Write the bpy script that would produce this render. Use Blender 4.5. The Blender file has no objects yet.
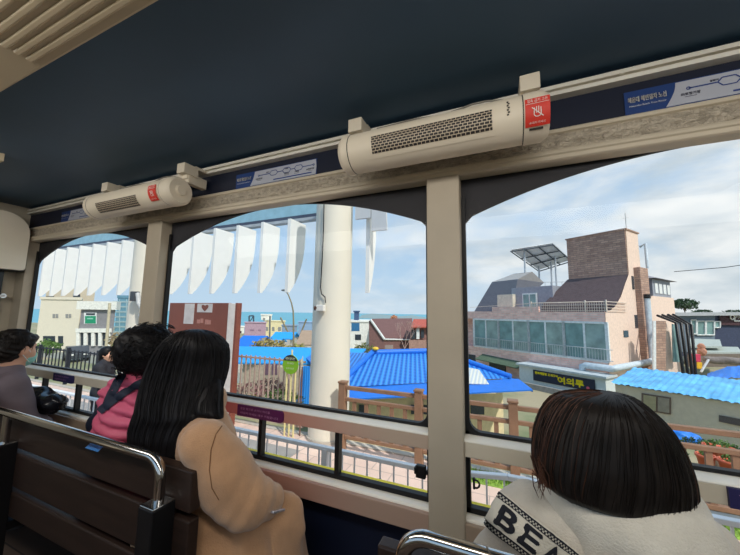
import bpy, math, random
import numpy as np
from mathutils import Vector, Matrix, noise as mnoise
random.seed(7)
rng = np.random.default_rng(7)
PI = math.pi; PZ = -.60
scene = bpy.context.scene
COL = scene.collection

# ------------------------------------------------------------------ camera
FPX, YAW, PIT, ROL, CZ = 309.4, 0.402595, 0.115253, 0.015193, 1.5
def _basis():
    f = np.array([-math.sin(YAW)*math.cos(PIT), math.cos(YAW)*math.cos(PIT), math.sin(PIT)])
    r0 = np.array([math.cos(YAW), math.sin(YAW), 0.0]); u0 = np.cross(r0, f)
    r = r0*math.cos(ROL)+u0*math.sin(ROL); u = -r0*math.sin(ROL)+u0*math.cos(ROL)
    return r, u, f
BR, BU, BF = _basis()
FW = np.array([-math.sin(YAW), math.cos(YAW)]); RT = np.array([math.cos(YAW), math.sin(YAW)])
def ray(x, y): return (x-370)/FPX*BR-(y-277.5)/FPX*BU+BF
def _p(d, s): return Vector((d[0]*s, d[1]*s, d[2]*s+CZ))
def atY(x, y, Y): d = ray(x, y); return _p(d, Y/d[1])
def atX(x, y, X): d = ray(x, y); return _p(d, X/d[0])
def atZ(x, y, Z): d = ray(x, y); return _p(d, (Z-CZ)/d[2])
def atD(x, y, D): return _p(ray(x, y), D)
def atH(x, y, f): d = ray(x, y); return _p(d, f/float(d[:2]@FW))
cam = bpy.data.cameras.new('camera'); cam_o = bpy.data.objects.new('camera', cam); COL.objects.link(cam_o)
cam.sensor_width = 36; cam.lens = FPX/740*36; cam.clip_start = .02; cam.clip_end = 20000
M = Matrix(((BR[0], BU[0], -BF[0], 0), (BR[1], BU[1], -BF[1], 0), (BR[2], BU[2], -BF[2], CZ), (0, 0, 0, 1)))
cam_o.matrix_world = M
scene.camera = cam_o

# ------------------------------------------------------------------ materials
def S(r, g, b):
    def l(c):
        c /= 255.0
        return c/12.92 if c <= .04045 else ((c+.055)/1.055)**2.4
    return (l(r), l(g), l(b))
def _mat(name):
    m = bpy.data.materials.new(name); m.use_nodes = True
    nt = m.node_tree; b = nt.nodes['Principled BSDF']
    return m, nt, b
def mixrgb(nt, fac, a, b):
    n = nt.nodes.new('ShaderNodeMix'); n.data_type = 'RGBA'
    for s, v in ((n.inputs[0], fac), (n.inputs[6], a), (n.inputs[7], b)):
        if hasattr(v, 'is_output'): nt.links.new(v, s)
        elif isinstance(v, (int, float)): s.default_value = v
        else: s.default_value = (*v, 1)
    return n.outputs[2]
def pm(name, col, rough=.55, metal=0, var=.12, scale=6, bump=0, bscale=60, spec=.4, stretch=None):
    m, nt, b = _mat(name)
    tc = nt.nodes.new('ShaderNodeTexCoord'); vec = tc.outputs['Object']
    if stretch:
        mp = nt.nodes.new('ShaderNodeMapping'); mp.inputs['Scale'].default_value = stretch
        nt.links.new(vec, mp.inputs[0]); vec = mp.outputs[0]
    nz = nt.nodes.new('ShaderNodeTexNoise'); nz.inputs['Scale'].default_value = scale; nz.inputs['Detail'].default_value = 4
    nt.links.new(vec, nz.inputs['Vector'])
    c0 = tuple(max(0, c*(1-var)) for c in col); c1 = tuple(min(1, c*(1+var)) for c in col)
    mr = nt.nodes.new('ShaderNodeMapRange'); mr.inputs[1].default_value = .3; mr.inputs[2].default_value = .7
    nt.links.new(nz.outputs[0], mr.inputs[0])
    nt.links.new(mixrgb(nt, mr.outputs[0], c0, c1), b.inputs['Base Color'])
    b.inputs['Roughness'].default_value = rough; b.inputs['Metallic'].default_value = metal
    b.inputs['Specular IOR Level'].default_value = spec
    if bump:
        n2 = nt.nodes.new('ShaderNodeTexNoise'); n2.inputs['Scale'].default_value = bscale; n2.inputs['Detail'].default_value = 3
        nt.links.new(vec, n2.inputs['Vector'])
        bp = nt.nodes.new('ShaderNodeBump'); bp.inputs['Strength'].default_value = bump; bp.inputs['Distance'].default_value = .01
        nt.links.new(n2.outputs[0], bp.inputs['Height']); nt.links.new(bp.outputs[0], b.inputs['Normal'])
    return m
def brickm(name, c1, c2, mortar, scale, bw=.5, bh=.25, ms=.02, rough=.8, horiz=False, bump=.3, var=.5):
    m, nt, b = _mat(name)
    tc = nt.nodes.new('ShaderNodeTexCoord'); sp = nt.nodes.new('ShaderNodeSeparateXYZ'); nt.links.new(tc.outputs['Object'], sp.inputs[0])
    cb = nt.nodes.new('ShaderNodeCombineXYZ')
    if horiz:
        nt.links.new(sp.outputs[0], cb.inputs[0]); nt.links.new(sp.outputs[1], cb.inputs[1])
    else:
        ad = nt.nodes.new('ShaderNodeMath'); nt.links.new(sp.outputs[0], ad.inputs[0]); nt.links.new(sp.outputs[1], ad.inputs[1])
        nt.links.new(ad.outputs[0], cb.inputs[0]); nt.links.new(sp.outputs[2], cb.inputs[1])
    br = nt.nodes.new('ShaderNodeTexBrick'); nt.links.new(cb.outputs[0], br.inputs['Vector'])
    br.inputs['Color1'].default_value = (*c1, 1); br.inputs['Color2'].default_value = (*c2, 1); br.inputs['Mortar'].default_value = (*mortar, 1)
    br.inputs['Scale'].default_value = scale; br.inputs['Brick Width'].default_value = bw; br.inputs['Row Height'].default_value = bh; br.inputs['Mortar Size'].default_value = ms
    nz = nt.nodes.new('ShaderNodeTexNoise'); nz.inputs['Scale'].default_value = 3; nt.links.new(tc.outputs['Object'], nz.inputs['Vector'])
    mr = nt.nodes.new('ShaderNodeMapRange'); mr.inputs[3].default_value = 1-var*.5; mr.inputs[4].default_value = 1+var*.5; nt.links.new(nz.outputs[0], mr.inputs[0])
    vm = nt.nodes.new('ShaderNodeVectorMath'); vm.operation = 'SCALE'; nt.links.new(br.outputs[0], vm.inputs[0]); nt.links.new(mr.outputs[0], vm.inputs['Scale'])
    nt.links.new(vm.outputs[0], b.inputs['Base Color']); b.inputs['Roughness'].default_value = rough
    if bump:
        bp = nt.nodes.new('ShaderNodeBump'); bp.inputs['Strength'].default_value = bump; bp.inputs['Distance'].default_value = .01; bp.invert = True
        nt.links.new(br.outputs['Fac'], bp.inputs['Height']); nt.links.new(bp.outputs[0], b.inputs['Normal'])
    return m
def wavem(name, c1, c2, scale, direction='X', rough=.5, dist=0.0, bump=.5, spec=.4, metal=0):
    m, nt, b = _mat(name)
    tc = nt.nodes.new('ShaderNodeTexCoord')
    w = nt.nodes.new('ShaderNodeTexWave'); w.bands_direction = direction; w.inputs['Scale'].default_value = scale; w.inputs['Distortion'].default_value = dist
    nt.links.new(tc.outputs['Object'], w.inputs['Vector'])
    nt.links.new(mixrgb(nt, w.outputs['Fac'], c1, c2), b.inputs['Base Color'])
    b.inputs['Roughness'].default_value = rough; b.inputs['Specular IOR Level'].default_value = spec; b.inputs['Metallic'].default_value = metal
    if bump:
        bp = nt.nodes.new('ShaderNodeBump'); bp.inputs['Strength'].default_value = bump; bp.inputs['Distance'].default_value = .02
        nt.links.new(w.outputs['Fac'], bp.inputs['Height']); nt.links.new(bp.outputs[0], b.inputs['Normal'])
    return m
def glassm(name, tint=(1, 1, 1), gloss=.05, rough=0.0):
    m = bpy.data.materials.new(name); m.use_nodes = True; nt = m.node_tree; nt.nodes.clear()
    o = nt.nodes.new('ShaderNodeOutputMaterial'); t = nt.nodes.new('ShaderNodeBsdfTransparent'); g = nt.nodes.new('ShaderNodeBsdfGlossy')
    t.inputs[0].default_value = (*tint, 1); g.inputs['Roughness'].default_value = rough
    nz = nt.nodes.new('ShaderNodeTexNoise'); nz.inputs['Scale'].default_value = 2
    mr = nt.nodes.new('ShaderNodeMapRange'); mr.inputs[3].default_value = gloss*.7; mr.inputs[4].default_value = gloss*1.3
    nt.links.new(nz.outputs[0], mr.inputs[0])
    mx = nt.nodes.new('ShaderNodeMixShader'); nt.links.new(mr.outputs[0], mx.inputs[0]); nt.links.new(t.outputs[0], mx.inputs[1]); nt.links.new(g.outputs[0], mx.inputs[2])
    nt.links.new(mx.outputs[0], o.inputs[0])
    return m

MT = {}
def mt(k, *a, **kw):
    if k not in MT: MT[k] = pm(k, *a, **kw)
    return MT[k]
cream = mt('cream_paint', S(212, 200, 178), rough=.45, var=.05, scale=3)
creamL = mt('pale_cream_paint', S(250, 245, 232), rough=.4, var=.04)
greyc = mt('warm_grey_paint', S(196, 186, 166), rough=.5, var=.06)
ceilM = mt('navy_ceiling_paint', S(66, 94, 118), rough=.5, var=.12, scale=1.2)
navy = mt('navy_panel', S(30, 40, 66), rough=.5, var=.1)
navyD = mt('dark_navy_panel', S(18, 26, 48), rough=.5, var=.1)
blackM = mt('black_rubber', S(22, 22, 24), rough=.5, var=.2)
blackP = mt('black_powder_coat', S(20, 20, 22), rough=.4, var=.2)
darkF = mt('dark_fascia_board', S(40, 38, 44), rough=.6, var=.15)
chrome = mt('polished_steel', S(205, 203, 200), rough=.12, metal=1, var=.03)
benchW = mt('brown_bench_plank', S(47, 34, 28), rough=.45, var=.22, scale=5, stretch=(1, 12, 12), bump=.1)
heatM = mt('heater_plastic', S(234, 223, 202), rough=.45, var=.03)
heatD = mt('heater_dark', S(60, 55, 50), rough=.6)
redL = mt('red_label', S(222, 62, 48), rough=.5, var=.05)
whiteT = mt('white_lettering', S(240, 238, 232), rough=.6, var=.02)
blueS = mt('blue_sign_face', S(34, 66, 128), rough=.45, var=.1)
signW = mt('grey_white_sign_face', S(190, 194, 206), rough=.45, var=.04)
purple = mt('purple_notice', S(98, 34, 92), rough=.45, var=.08)
navyN = mt('navy_notice', S(50, 46, 92), rough=.45, var=.08)
pinkT = mt('notice_lettering', S(200, 150, 196), rough=.6, var=.02)
glassW = glassm('window_glass', (.97, .985, .98), .012)

# ------------------------------------------------------------------ mesh helper
WM = {}
def deselect_none(): pass
class MB:
    def __init__(s, Mx=None): s.v = []; s.f = []; s.sm = []; s.M = Mx
    def add(s, vs, fs, smooth=False):
        b = len(s.v)
        for p in vs:
            p = Vector(p)
            s.v.append(s.M @ p if s.M is not None else p)
        for q in fs: s.f.append([i+b for i in q]); s.sm.append(smooth)
        return s
    def box(s, lo, hi):
        x0, y0, z0 = lo; x1, y1, z1 = hi
        if x0 > x1: x0, x1 = x1, x0
        if y0 > y1: y0, y1 = y1, y0
        if z0 > z1: z0, z1 = z1, z0
        return s.add([(x0, y0, z0), (x1, y0, z0), (x1, y1, z0), (x0, y1, z0), (x0, y0, z1), (x1, y0, z1), (x1, y1, z1), (x0, y1, z1)],
                     [(0, 3, 2, 1), (4, 5, 6, 7), (0, 1, 5, 4), (1, 2, 6, 5), (2, 3, 7, 6), (3, 0, 4, 7)])
    def cbox(s, c, d): return s.box([c[i]-d[i]/2 for i in range(3)], [c[i]+d[i]/2 for i in range(3)])
    def bar(s, p0, p1, w, h, up=(0, 0, 1)):
        p0 = Vector(p0); p1 = Vector(p1); a = (p1-p0).normalized(); u = Vector(up)
        if abs(a.dot(u)) > .98: u = Vector((0, 1, 0))
        r = a.cross(u).normalized(); u = r.cross(a)
        vs = []
        for p in (p0, p1):
            for sx, sy in ((-1, -1), (1, -1), (1, 1), (-1, 1)): vs.append(p+r*(sx*w/2)+u*(sy*h/2))
        return s.add(vs, [(0, 1, 2, 3), (7, 6, 5, 4), (0, 4, 5, 1), (1, 5, 6, 2), (2, 6, 7, 3), (3, 7, 4, 0)])
    def tube(s, pts, r, n=8, caps=True):
        pts = [Vector(p) for p in pts]; N = len(pts)
        rs = r if isinstance(r, (list, tuple)) else [r]*N
        t = [(pts[min(i+1, N-1)]-pts[max(i-1, 0)]).normalized() for i in range(N)]
        ref = Vector((0, 0, 1)) if abs(t[0].z) < .9 else Vector((1, 0, 0))
        u = t[0].cross(ref).normalized(); vs = []
        for i in range(N):
            u = (u-t[i]*u.dot(t[i])); u = u.normalized() if u.length > 1e-9 else t[i].orthogonal().normalized()
            w = t[i].cross(u)
            for k in range(n):
                a = 2*PI*k/n; vs.append(pts[i]+(u*math.cos(a)+w*math.sin(a))*rs[i])
        fs = [(i*n+k, i*n+(k+1) % n, (i+1)*n+(k+1) % n, (i+1)*n+k) for i in range(N-1) for k in range(n)]
        s.add(vs, fs, True)
        if caps:
            s.add([vs[k] for k in range(n)], [tuple(range(n-1, -1, -1))]); s.add([vs[(N-1)*n+k] for k in range(n)], [tuple(range(n))])
        return s
    def cyl(s, p0, p1, r0, r1=None, n=20): return s.tube([p0, p1], [r0, r0 if r1 is None else r1], n)
    def quad(s, a, b, c, d): return s.add([a, b, c, d], [(0, 1, 2, 3)])
    def slab(s, a, b, c, d, t):
        a, b, c, d = map(Vector, (a, b, c, d)); n = (b-a).cross(d-a).normalized()*t
        vs = [a, b, c, d, a+n, b+n, c+n, d+n]
        return s.add(vs, [(3, 2, 1, 0), (4, 5, 6, 7), (0, 1, 5, 4), (1, 2, 6, 5), (2, 3, 7, 6), (3, 0, 4, 7)])
    def prism(s, poly, fn, t0, t1, smooth=False):
        n = len(poly)
        vs = [fn(p, t0) for p in poly]+[fn(p, t1) for p in poly]
        s.add(vs, [(i, (i+1) % n, n+(i+1) % n, n+i) for i in range(n)], smooth)
        s.add([vs[i] for i in range(n)], [tuple(range(n-1, -1, -1))]); s.add(vs[n:], [tuple(range(n))])
        return s
    def ball(s, c, r, nu=12, nv=8):
        c = Vector(c); r = (r, r, r) if isinstance(r, (int, float)) else r
        vs = []; fs = []
        for j in range(nv+1):
            th = PI*j/nv
            for i in range(nu):
                a = 2*PI*i/nu; vs.append((c.x+r[0]*math.sin(th)*math.cos(a), c.y+r[1]*math.sin(th)*math.sin(a), c.z+r[2]*math.cos(th)))
        for j in range(nv):
            for i in range(nu): fs.append((j*nu+i, (j+1)*nu+i, (j+1)*nu+(i+1) % nu, j*nu+(i+1) % nu))
        return s.add(vs, fs, True)
    def build(s, name, mat, parent=None, bevel=0, local=False, subd=0, seg=2):
        me = bpy.data.meshes.new(name)
        vs = s.v
        if parent is not None:
            if not local:
                inv = WM[parent.name].inverted(); vs = [inv @ p for p in vs]
            off = Vector((0, 0, 0))
        else:
            xs = [p.x for p in vs]; ys = [p.y for p in vs]; zs = [p.z for p in vs]
            off = Vector(((min(xs)+max(xs))/2, (min(ys)+max(ys))/2, min(zs))); vs = [p-off for p in vs]
        me.from_pydata([tuple(p) for p in vs], [], s.f)
        me.polygons.foreach_set('use_smooth', s.sm)
        me.validate(); me.update()
        if isinstance(mat, (list, tuple)):
            for m_ in mat: me.materials.append(m_)
        else: me.materials.append(mat)
        o = bpy.data.objects.new(name, me); COL.objects.link(o)
        if parent is not None: o.parent = parent; WM[o.name] = WM[parent.name].copy()
        else: o.location = off; WM[o.name] = Matrix.Translation(off)
        if bevel:
            bv = o.modifiers.new('bevel', 'BEVEL'); bv.width = bevel; bv.segments = seg; bv.limit_method = 'ANGLE'; bv.angle_limit = .6
        return o
def tag(o, label=None, cat=None, group=None, kind=None):
    if label: o['label'] = label
    if cat: o['category'] = cat
    if group: o['group'] = group
    if kind: o['kind'] = kind
    return o
def empty(name, loc, rz=0):
    o = bpy.data.objects.new(name, None); COL.objects.link(o); o.location = loc; o.rotation_euler = (0, 0, rz); o.empty_display_size = .1
    WM[o.name] = Matrix.Translation(Vector(loc)) @ Matrix.Rotation(rz, 4, 'Z')
    return o
def thing(name, label, cat, loc, rz=0, group=None): return tag(empty(name, loc, rz), label, cat, group)
def struct(o): o['kind'] = 'structure'; return o
def copy_tree(o, parent=None):
    c = o.copy(); COL.objects.link(c)
    if parent is not None: c.parent = parent
    for ch in [x for x in COL.objects if x.parent == o]: copy_tree(ch, c)
    return c
_tx = {}
def text_geo(s):
    if s in _tx: return _tx[s]
    cu = bpy.data.curves.new('lettering_curve', 'FONT'); cu.body = s; cu.align_x = 'CENTER'; cu.align_y = 'CENTER'; cu.size = 1; cu.resolution_u = 3
    ob = bpy.data.objects.new('lettering_tmp', cu); COL.objects.link(ob)
    bpy.context.view_layer.update()
    dg = bpy.context.evaluated_depsgraph_get()
    me = bpy.data.meshes.new_from_object(ob.evaluated_get(dg))
    vs = [v.co.copy() for v in me.vertices]; fs = [tuple(p.vertices) for p in me.polygons]
    bpy.data.objects.remove(ob); bpy.data.meshes.remove(me); bpy.data.curves.remove(cu)
    _tx[s] = (vs, fs); return _tx[s]
def text_on(mb, s, c, u, v, size, off=None, wid=None, bold=0):
    """letters centred at c, reading along u, upright along v"""
    vs, fs = text_geo(s); c = Vector(c); u = Vector(u).normalized(); v = Vector(v).normalized(); n = u.cross(v)
    w = max(p.x for p in vs)-min(p.x for p in vs); kx = size if wid is None else wid/w
    o = n*(off or 0)
    for dx, dy in ([(0, 0)] if not bold else [(0, 0), (bold, 0), (0, bold), (-bold, 0), (0, -bold)]):
        mb.add([c+o+u*(p.x*kx+dx)+v*(p.y*size+dy) for p in vs], fs)
    return mb
def arcpts(c, r, a0, a1, n, f): return [f(c[0]+r*math.cos(a0+(a1-a0)*i/n), c[1]+r*math.sin(a0+(a1-a0)*i/n)) for i in range(n+1)]

# ------------------------------------------------------------------ signed distance sculpting
class SDF:
    def __init__(s, lo, hi, h):
        s.lo = np.array(lo, float); s.h = h
        s.n = np.ceil((np.array(hi)-s.lo)/h).astype(int)+1
        s.D = np.full(s.n, .5, np.float32)
        s.ax = [s.lo[i]+h*np.arange(s.n[i]) for i in range(3)]
    def _sub(s, lo, hi):
        i0 = np.clip(np.floor((np.array(lo)-s.lo)/s.h).astype(int), 0, s.n-1); i1 = np.clip(np.ceil((np.array(hi)-s.lo)/s.h).astype(int)+1, 1, s.n)
        sl = tuple(slice(a, b) for a, b in zip(i0, i1))
        P = np.meshgrid(*[s.ax[i][sl[i]] for i in range(3)], indexing='ij')
        return sl, P
    def _put(s, sl, d, k, op):
        A = s.D[sl]
        if A.size == 0: return
        if op == 'u':
            hh = np.clip(.5+.5*(A-d)/k, 0, 1); s.D[sl] = A*(1-hh)+d*hh-k*hh*(1-hh)
        else:
            hh = np.clip(.5-.5*(A+d)/k, 0, 1); s.D[sl] = A*(1-hh)+(-d)*hh+k*hh*(1-hh)
    def cap(s, a, b, ra, rb=None, k=.03, op='u'):
        rb = ra if rb is None else rb; a = np.array(a, float); b = np.array(b, float); m = max(ra, rb)+k*1.5+2*s.h
        sl, (X, Y, Z) = s._sub(np.minimum(a, b)-m, np.maximum(a, b)+m)
        ab = b-a; L = max(ab@ab, 1e-9)
        t = np.clip(((X-a[0])*ab[0]+(Y-a[1])*ab[1]+(Z-a[2])*ab[2])/L, 0, 1)
        d = np.sqrt((X-a[0]-t*ab[0])**2+(Y-a[1]-t*ab[1])**2+(Z-a[2]-t*ab[2])**2)-(ra+(rb-ra)*t)
        s._put(sl, d, k, op); return s
    def ell(s, c, r, k=.03, op='u', R=None):
        c = np.array(c, float); r = np.array(r, float); m = max(r)+k*1.5+2*s.h if R is not None else r+k*1.5+2*s.h
        sl, (X, Y, Z) = s._sub(c-m, c+m); X = X-c[0]; Y = Y-c[1]; Z = Z-c[2]
        if R is not None:
            R = np.array(R); X, Y, Z = [R[0, i]*X+R[1, i]*Y+R[2, i]*Z for i in range(3)]
        k0 = np.sqrt((X/r[0])**2+(Y/r[1])**2+(Z/r[2])**2); k1 = np.sqrt((X/r[0]**2)**2+(Y/r[1]**2)**2+(Z/r[2]**2)**2)+1e-9
        s._put(sl, k0*(k0-1)/k1, k, op); return s
    def warp(s, fn):
        P = np.meshgrid(*s.ax, indexing='ij'); near = np.abs(s.D) < .05
        s.D[near] += fn(P[0][near], P[1][near], P[2][near]).astype(np.float32); return s
    def cut(s, mask_fn):
        P = np.meshgrid(*s.ax, indexing='ij'); s.D = np.maximum(s.D, mask_fn(*P).astype(np.float32)); return s
    def mesh(s, smooth=2):
        D = s.D; D[0] = D[-1] = .5; D[:, 0] = D[:, -1] = .5; D[:, :, 0] = D[:, :, -1] = .5
        I = D < 0; nx, ny, nz = D.shape
        cs = [(i, j, k) for i in (0, 1) for j in (0, 1) for k in (0, 1)]
        cnt = sum(I[i:nx-1+i, j:ny-1+j, k:nz-1+k].astype(np.int8) for i, j, k in cs)
        act = (cnt > 0) & (cnt < 8); idx = np.argwhere(act)
        vid = np.full(act.shape, -1, np.int64); vid[act] = np.arange(len(idx))
        V = np.stack([D[idx[:, 0]+i, idx[:, 1]+j, idx[:, 2]+k] for i, j, k in cs], 1)
        acc = np.zeros((len(idx), 3)); num = np.zeros(len(idx))
        C = np.array(cs, float)
        for a in range(8):
            for b in range(a+1, 8):
                if abs(C[a]-C[b]).sum() != 1: continue
                va, vb = V[:, a], V[:, b]; x = (va < 0) != (vb < 0)
                t = np.where(x, va/np.where(x, va-vb, 1), 0)
                acc += np.where(x[:, None], C[a]+(C[b]-C[a])*t[:, None], 0); num += x
        P = s.lo+(idx+acc/num[:, None])*s.h
        F = []
        for axn in range(3):
            u, w = [(1, 2), (2, 0), (0, 1)][axn]
            A = I.take(range(D.shape[axn]-1), axn); B = I.take(range(1, D.shape[axn]), axn)
            e = np.argwhere(A != B)
            e = e[(e[:, u] > 0) & (e[:, w] > 0) & (e[:, u] < D.shape[u]-1) & (e[:, w] < D.shape[w]-1)]
            fl = A[tuple(e.T)]
            du = np.zeros(3, int); du[u] = 1; dw = np.zeros(3, int); dw[w] = 1
            q = [vid[tuple((e-du*a-dw*b).T)] for a, b in ((1, 1), (0, 1), (0, 0), (1, 0))]
            q = np.stack(q, 1); q[~fl] = q[~fl][:, ::-1]; F.append(q)
        F = np.concatenate(F); F = F[(F >= 0).all(1)]
        for _ in range(smooth):
            acc = np.zeros_like(P); n = np.zeros(len(P))
            for a in range(4):
                i, j = F[:, a], F[:, (a+1) % 4]
                np.add.at(acc, i, P[j]); np.add.at(acc, j, P[i]); np.add.at(n, i, 1); np.add.at(n, j, 1)
            P = P*.5+.5*acc/np.maximum(n, 1)[:, None]
        mb = MB(); mb.v = [Vector(p) for p in P]; mb.f = F.tolist(); mb.sm = [True]*len(F)
        return mb
# ================================================================== TRAM INTERIOR
D = 1.30; FLZ = .12; SEAT = .55
XL, XR = -3.93, 2.9
# floor, ceiling, walls
floorM = brickm('tram_floor_tiles', S(96, 78, 66), S(84, 68, 58), S(50, 42, 38), 1, bw=.9, bh=.14, ms=.004, horiz=True, bump=.1)
struct(MB().box((XL, -1.35, FLZ-.06), (XR, D+.1, FLZ)).build('floor', floorM))
struct(MB().box((XL-.1, -1.75, 2.40), (XR+.1, D+.42, 2.47)).build('ceiling', ceilM))
lowM = navyD
w = MB(); w.box((XL, 1.37, FLZ), (XR, 1.41, .70)).box((XL, 1.31, 2.19), (XR, 1.41, 2.41))
struct(w.build('wall_front', navyD))
# back wall with its row of open windows
w = MB(); w.box((XL, -1.40, FLZ), (XR, -1.33, .95)).box((XL, -1.40, 2.1), (XR, -1.33, 2.41))
for x in (-3.85, -2.085, -.215, 1.655, 2.85): w.box((x-.07, -1.40, .95), (x+.07, -1.33, 2.1))
struct(w.build('wall_back', greyc, bevel=.004))
struct(MB().box((XL-.06, -1.4, FLZ), (XL, 1.41, 2.41)).build('wall_left', greyc))
struct(MB().box((XR, -1.4, FLZ), (XR+.06, 1.41, 2.41)).build('wall_right', greyc))

# carved cornice along the top of the windows
def carved():
    m, nt, b = _mat('carved_cornice_band')
    tc = nt.nodes.new('ShaderNodeTexCoord'); mp = nt.nodes.new('ShaderNodeMapping'); mp.inputs['Scale'].default_value = (24, 24, 34); nt.links.new(tc.outputs['Object'], mp.inputs[0])
    v = nt.nodes.new('ShaderNodeTexVoronoi'); v.feature = 'SMOOTH_F1'; v.inputs['Scale'].default_value = 1.6; nt.links.new(mp.outputs[0], v.inputs['Vector'])
    mg = nt.nodes.new('ShaderNodeTexNoise'); mg.inputs['Scale'].default_value = 1.5; mg.inputs['Distortion'].default_value = 2.5; nt.links.new(mp.outputs[0], mg.inputs['Vector'])
    ad = nt.nodes.new('ShaderNodeMath'); nt.links.new(v.outputs['Distance'], ad.inputs[0]); nt.links.new(mg.outputs[0], ad.inputs[1])
    bp = nt.nodes.new('ShaderNodeBump'); bp.inputs['Strength'].default_value = .9; bp.inputs['Distance'].default_value = .02; nt.links.new(ad.outputs[0], bp.inputs['Height']); nt.links.new(bp.outputs[0], b.inputs['Normal'])
    mr = nt.nodes.new('ShaderNodeMapRange'); mr.inputs[1].default_value = .5; mr.inputs[2].default_value = 1.4; nt.links.new(ad.outputs[0], mr.inputs[0])
    nt.links.new(mixrgb(nt, mr.outputs[0], S(180, 168, 150), S(220, 208, 188)), b.inputs['Base Color']); b.inputs['Roughness'].default_value = .5
    return m
prof = [(1.31, 2.205), (1.285, 2.205), (1.272, 2.196), (1.272, 2.188)]
tr = MB(); X0, X1 = XL+.02, XR
def yz(p, x): return (x, p[0], p[1])
tr.prism([(1.33, 2.206), (1.285, 2.206), (1.274, 2.198), (1.274, 2.186), (1.284, 2.182), (1.33, 2.182)], yz, X0, X1)
tr.prism([(1.33, 2.122), (1.284, 2.122), (1.268, 2.116), (1.262, 2.106), (1.262, 2.098), (1.268, 2.094), (1.268, 2.080), (1.276, 2.076), (1.33, 2.076)], yz, X0, X1)
t1 = struct(tr.build('trim_1', cream, bevel=.002))
struct(MB().prism([(1.33, 2.183), (1.283, 2.183), (1.279, 2.152), (1.283, 2.121), (1.33, 2.121)], yz, X0, X1).build('trim_2', carved()))
# twin rail under the ceiling
tr = MB()
for z0, z1 in ((2.337, 2.353), (2.363, 2.379)): tr.box((X0, 1.275, z0), (X1, 1.315, z1))
tr.box((X0, 1.305, 2.352), (X1, 1.315, 2.364))
for x in (-1.95, -.82, .42, .9):
    tr.cyl((x, 1.28, 2.3615), (x, 1.266, 2.3615), .006, n=10)
struct(tr.build('trim_3', creamL, bevel=.0015))
# pillars
PX = [(-3.93, -3.77), (-2.155, -2.015), (-.283, -.147), (1.585, 1.725)]
tr = MB()
for a, b in PX: tr.box((a, 1.268, .66), (b, 1.345, 2.085))
struct(tr.build('trim_4', mt('pillar_paint', S(186, 174, 154), rough=.45, var=.05), bevel=.006))
# mid rail (cream; reddish reflected light painted into the middle bay), bright ledge on top
def grad_tint(name, c0, c1, x0, x1):
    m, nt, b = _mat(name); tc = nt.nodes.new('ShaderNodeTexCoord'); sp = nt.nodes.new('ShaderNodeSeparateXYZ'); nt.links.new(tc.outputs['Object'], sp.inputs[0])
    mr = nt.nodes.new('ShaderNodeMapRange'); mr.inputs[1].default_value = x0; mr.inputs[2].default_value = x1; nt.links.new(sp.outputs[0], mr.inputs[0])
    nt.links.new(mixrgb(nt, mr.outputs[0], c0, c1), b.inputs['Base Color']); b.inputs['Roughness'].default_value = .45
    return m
roseM = grad_tint('rose_reflection_tint', S(214, 126, 118), S(190, 168, 148), -.2, .7)  # reflected reddish light put into the rail colour, fading to the right
roseS = grad_tint('sill_reflection_tint', S(190, 120, 112), S(178, 150, 132), -.3, .7)  # the same reflected light painted on the sill face
BAYS = [(PX[0][1], PX[1][0]), (PX[1][1], PX[2][0]), (PX[2][1], PX[3][0])]
k = 5
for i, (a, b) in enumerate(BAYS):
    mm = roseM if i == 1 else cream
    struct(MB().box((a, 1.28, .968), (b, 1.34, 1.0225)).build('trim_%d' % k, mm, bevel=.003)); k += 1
    led = MB().prism([(1.345, 1.037), (1.316, 1.037), (1.288, 1.031), (1.278, 1.027), (1.278, 1.022), (1.345, 1.022)], yz, a, b)
    led.prism([(1.345, .752), (1.312, .752), (1.294, .748), (1.288, .743), (1.288, .736), (1.345, .736)], yz, a, b)
    struct(led.build('trim_%d' % k, creamL, bevel=.002)); k += 1
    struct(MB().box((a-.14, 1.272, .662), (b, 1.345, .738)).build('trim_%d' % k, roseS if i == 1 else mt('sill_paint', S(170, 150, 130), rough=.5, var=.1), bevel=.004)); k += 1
struct(MB().box((XL, 1.30, .655), (XR, 1.372, .70)).build('trim_%d' % k, mt('sill_shadow_paint', S(120, 106, 96)), bevel=.003)); k += 1
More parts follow.
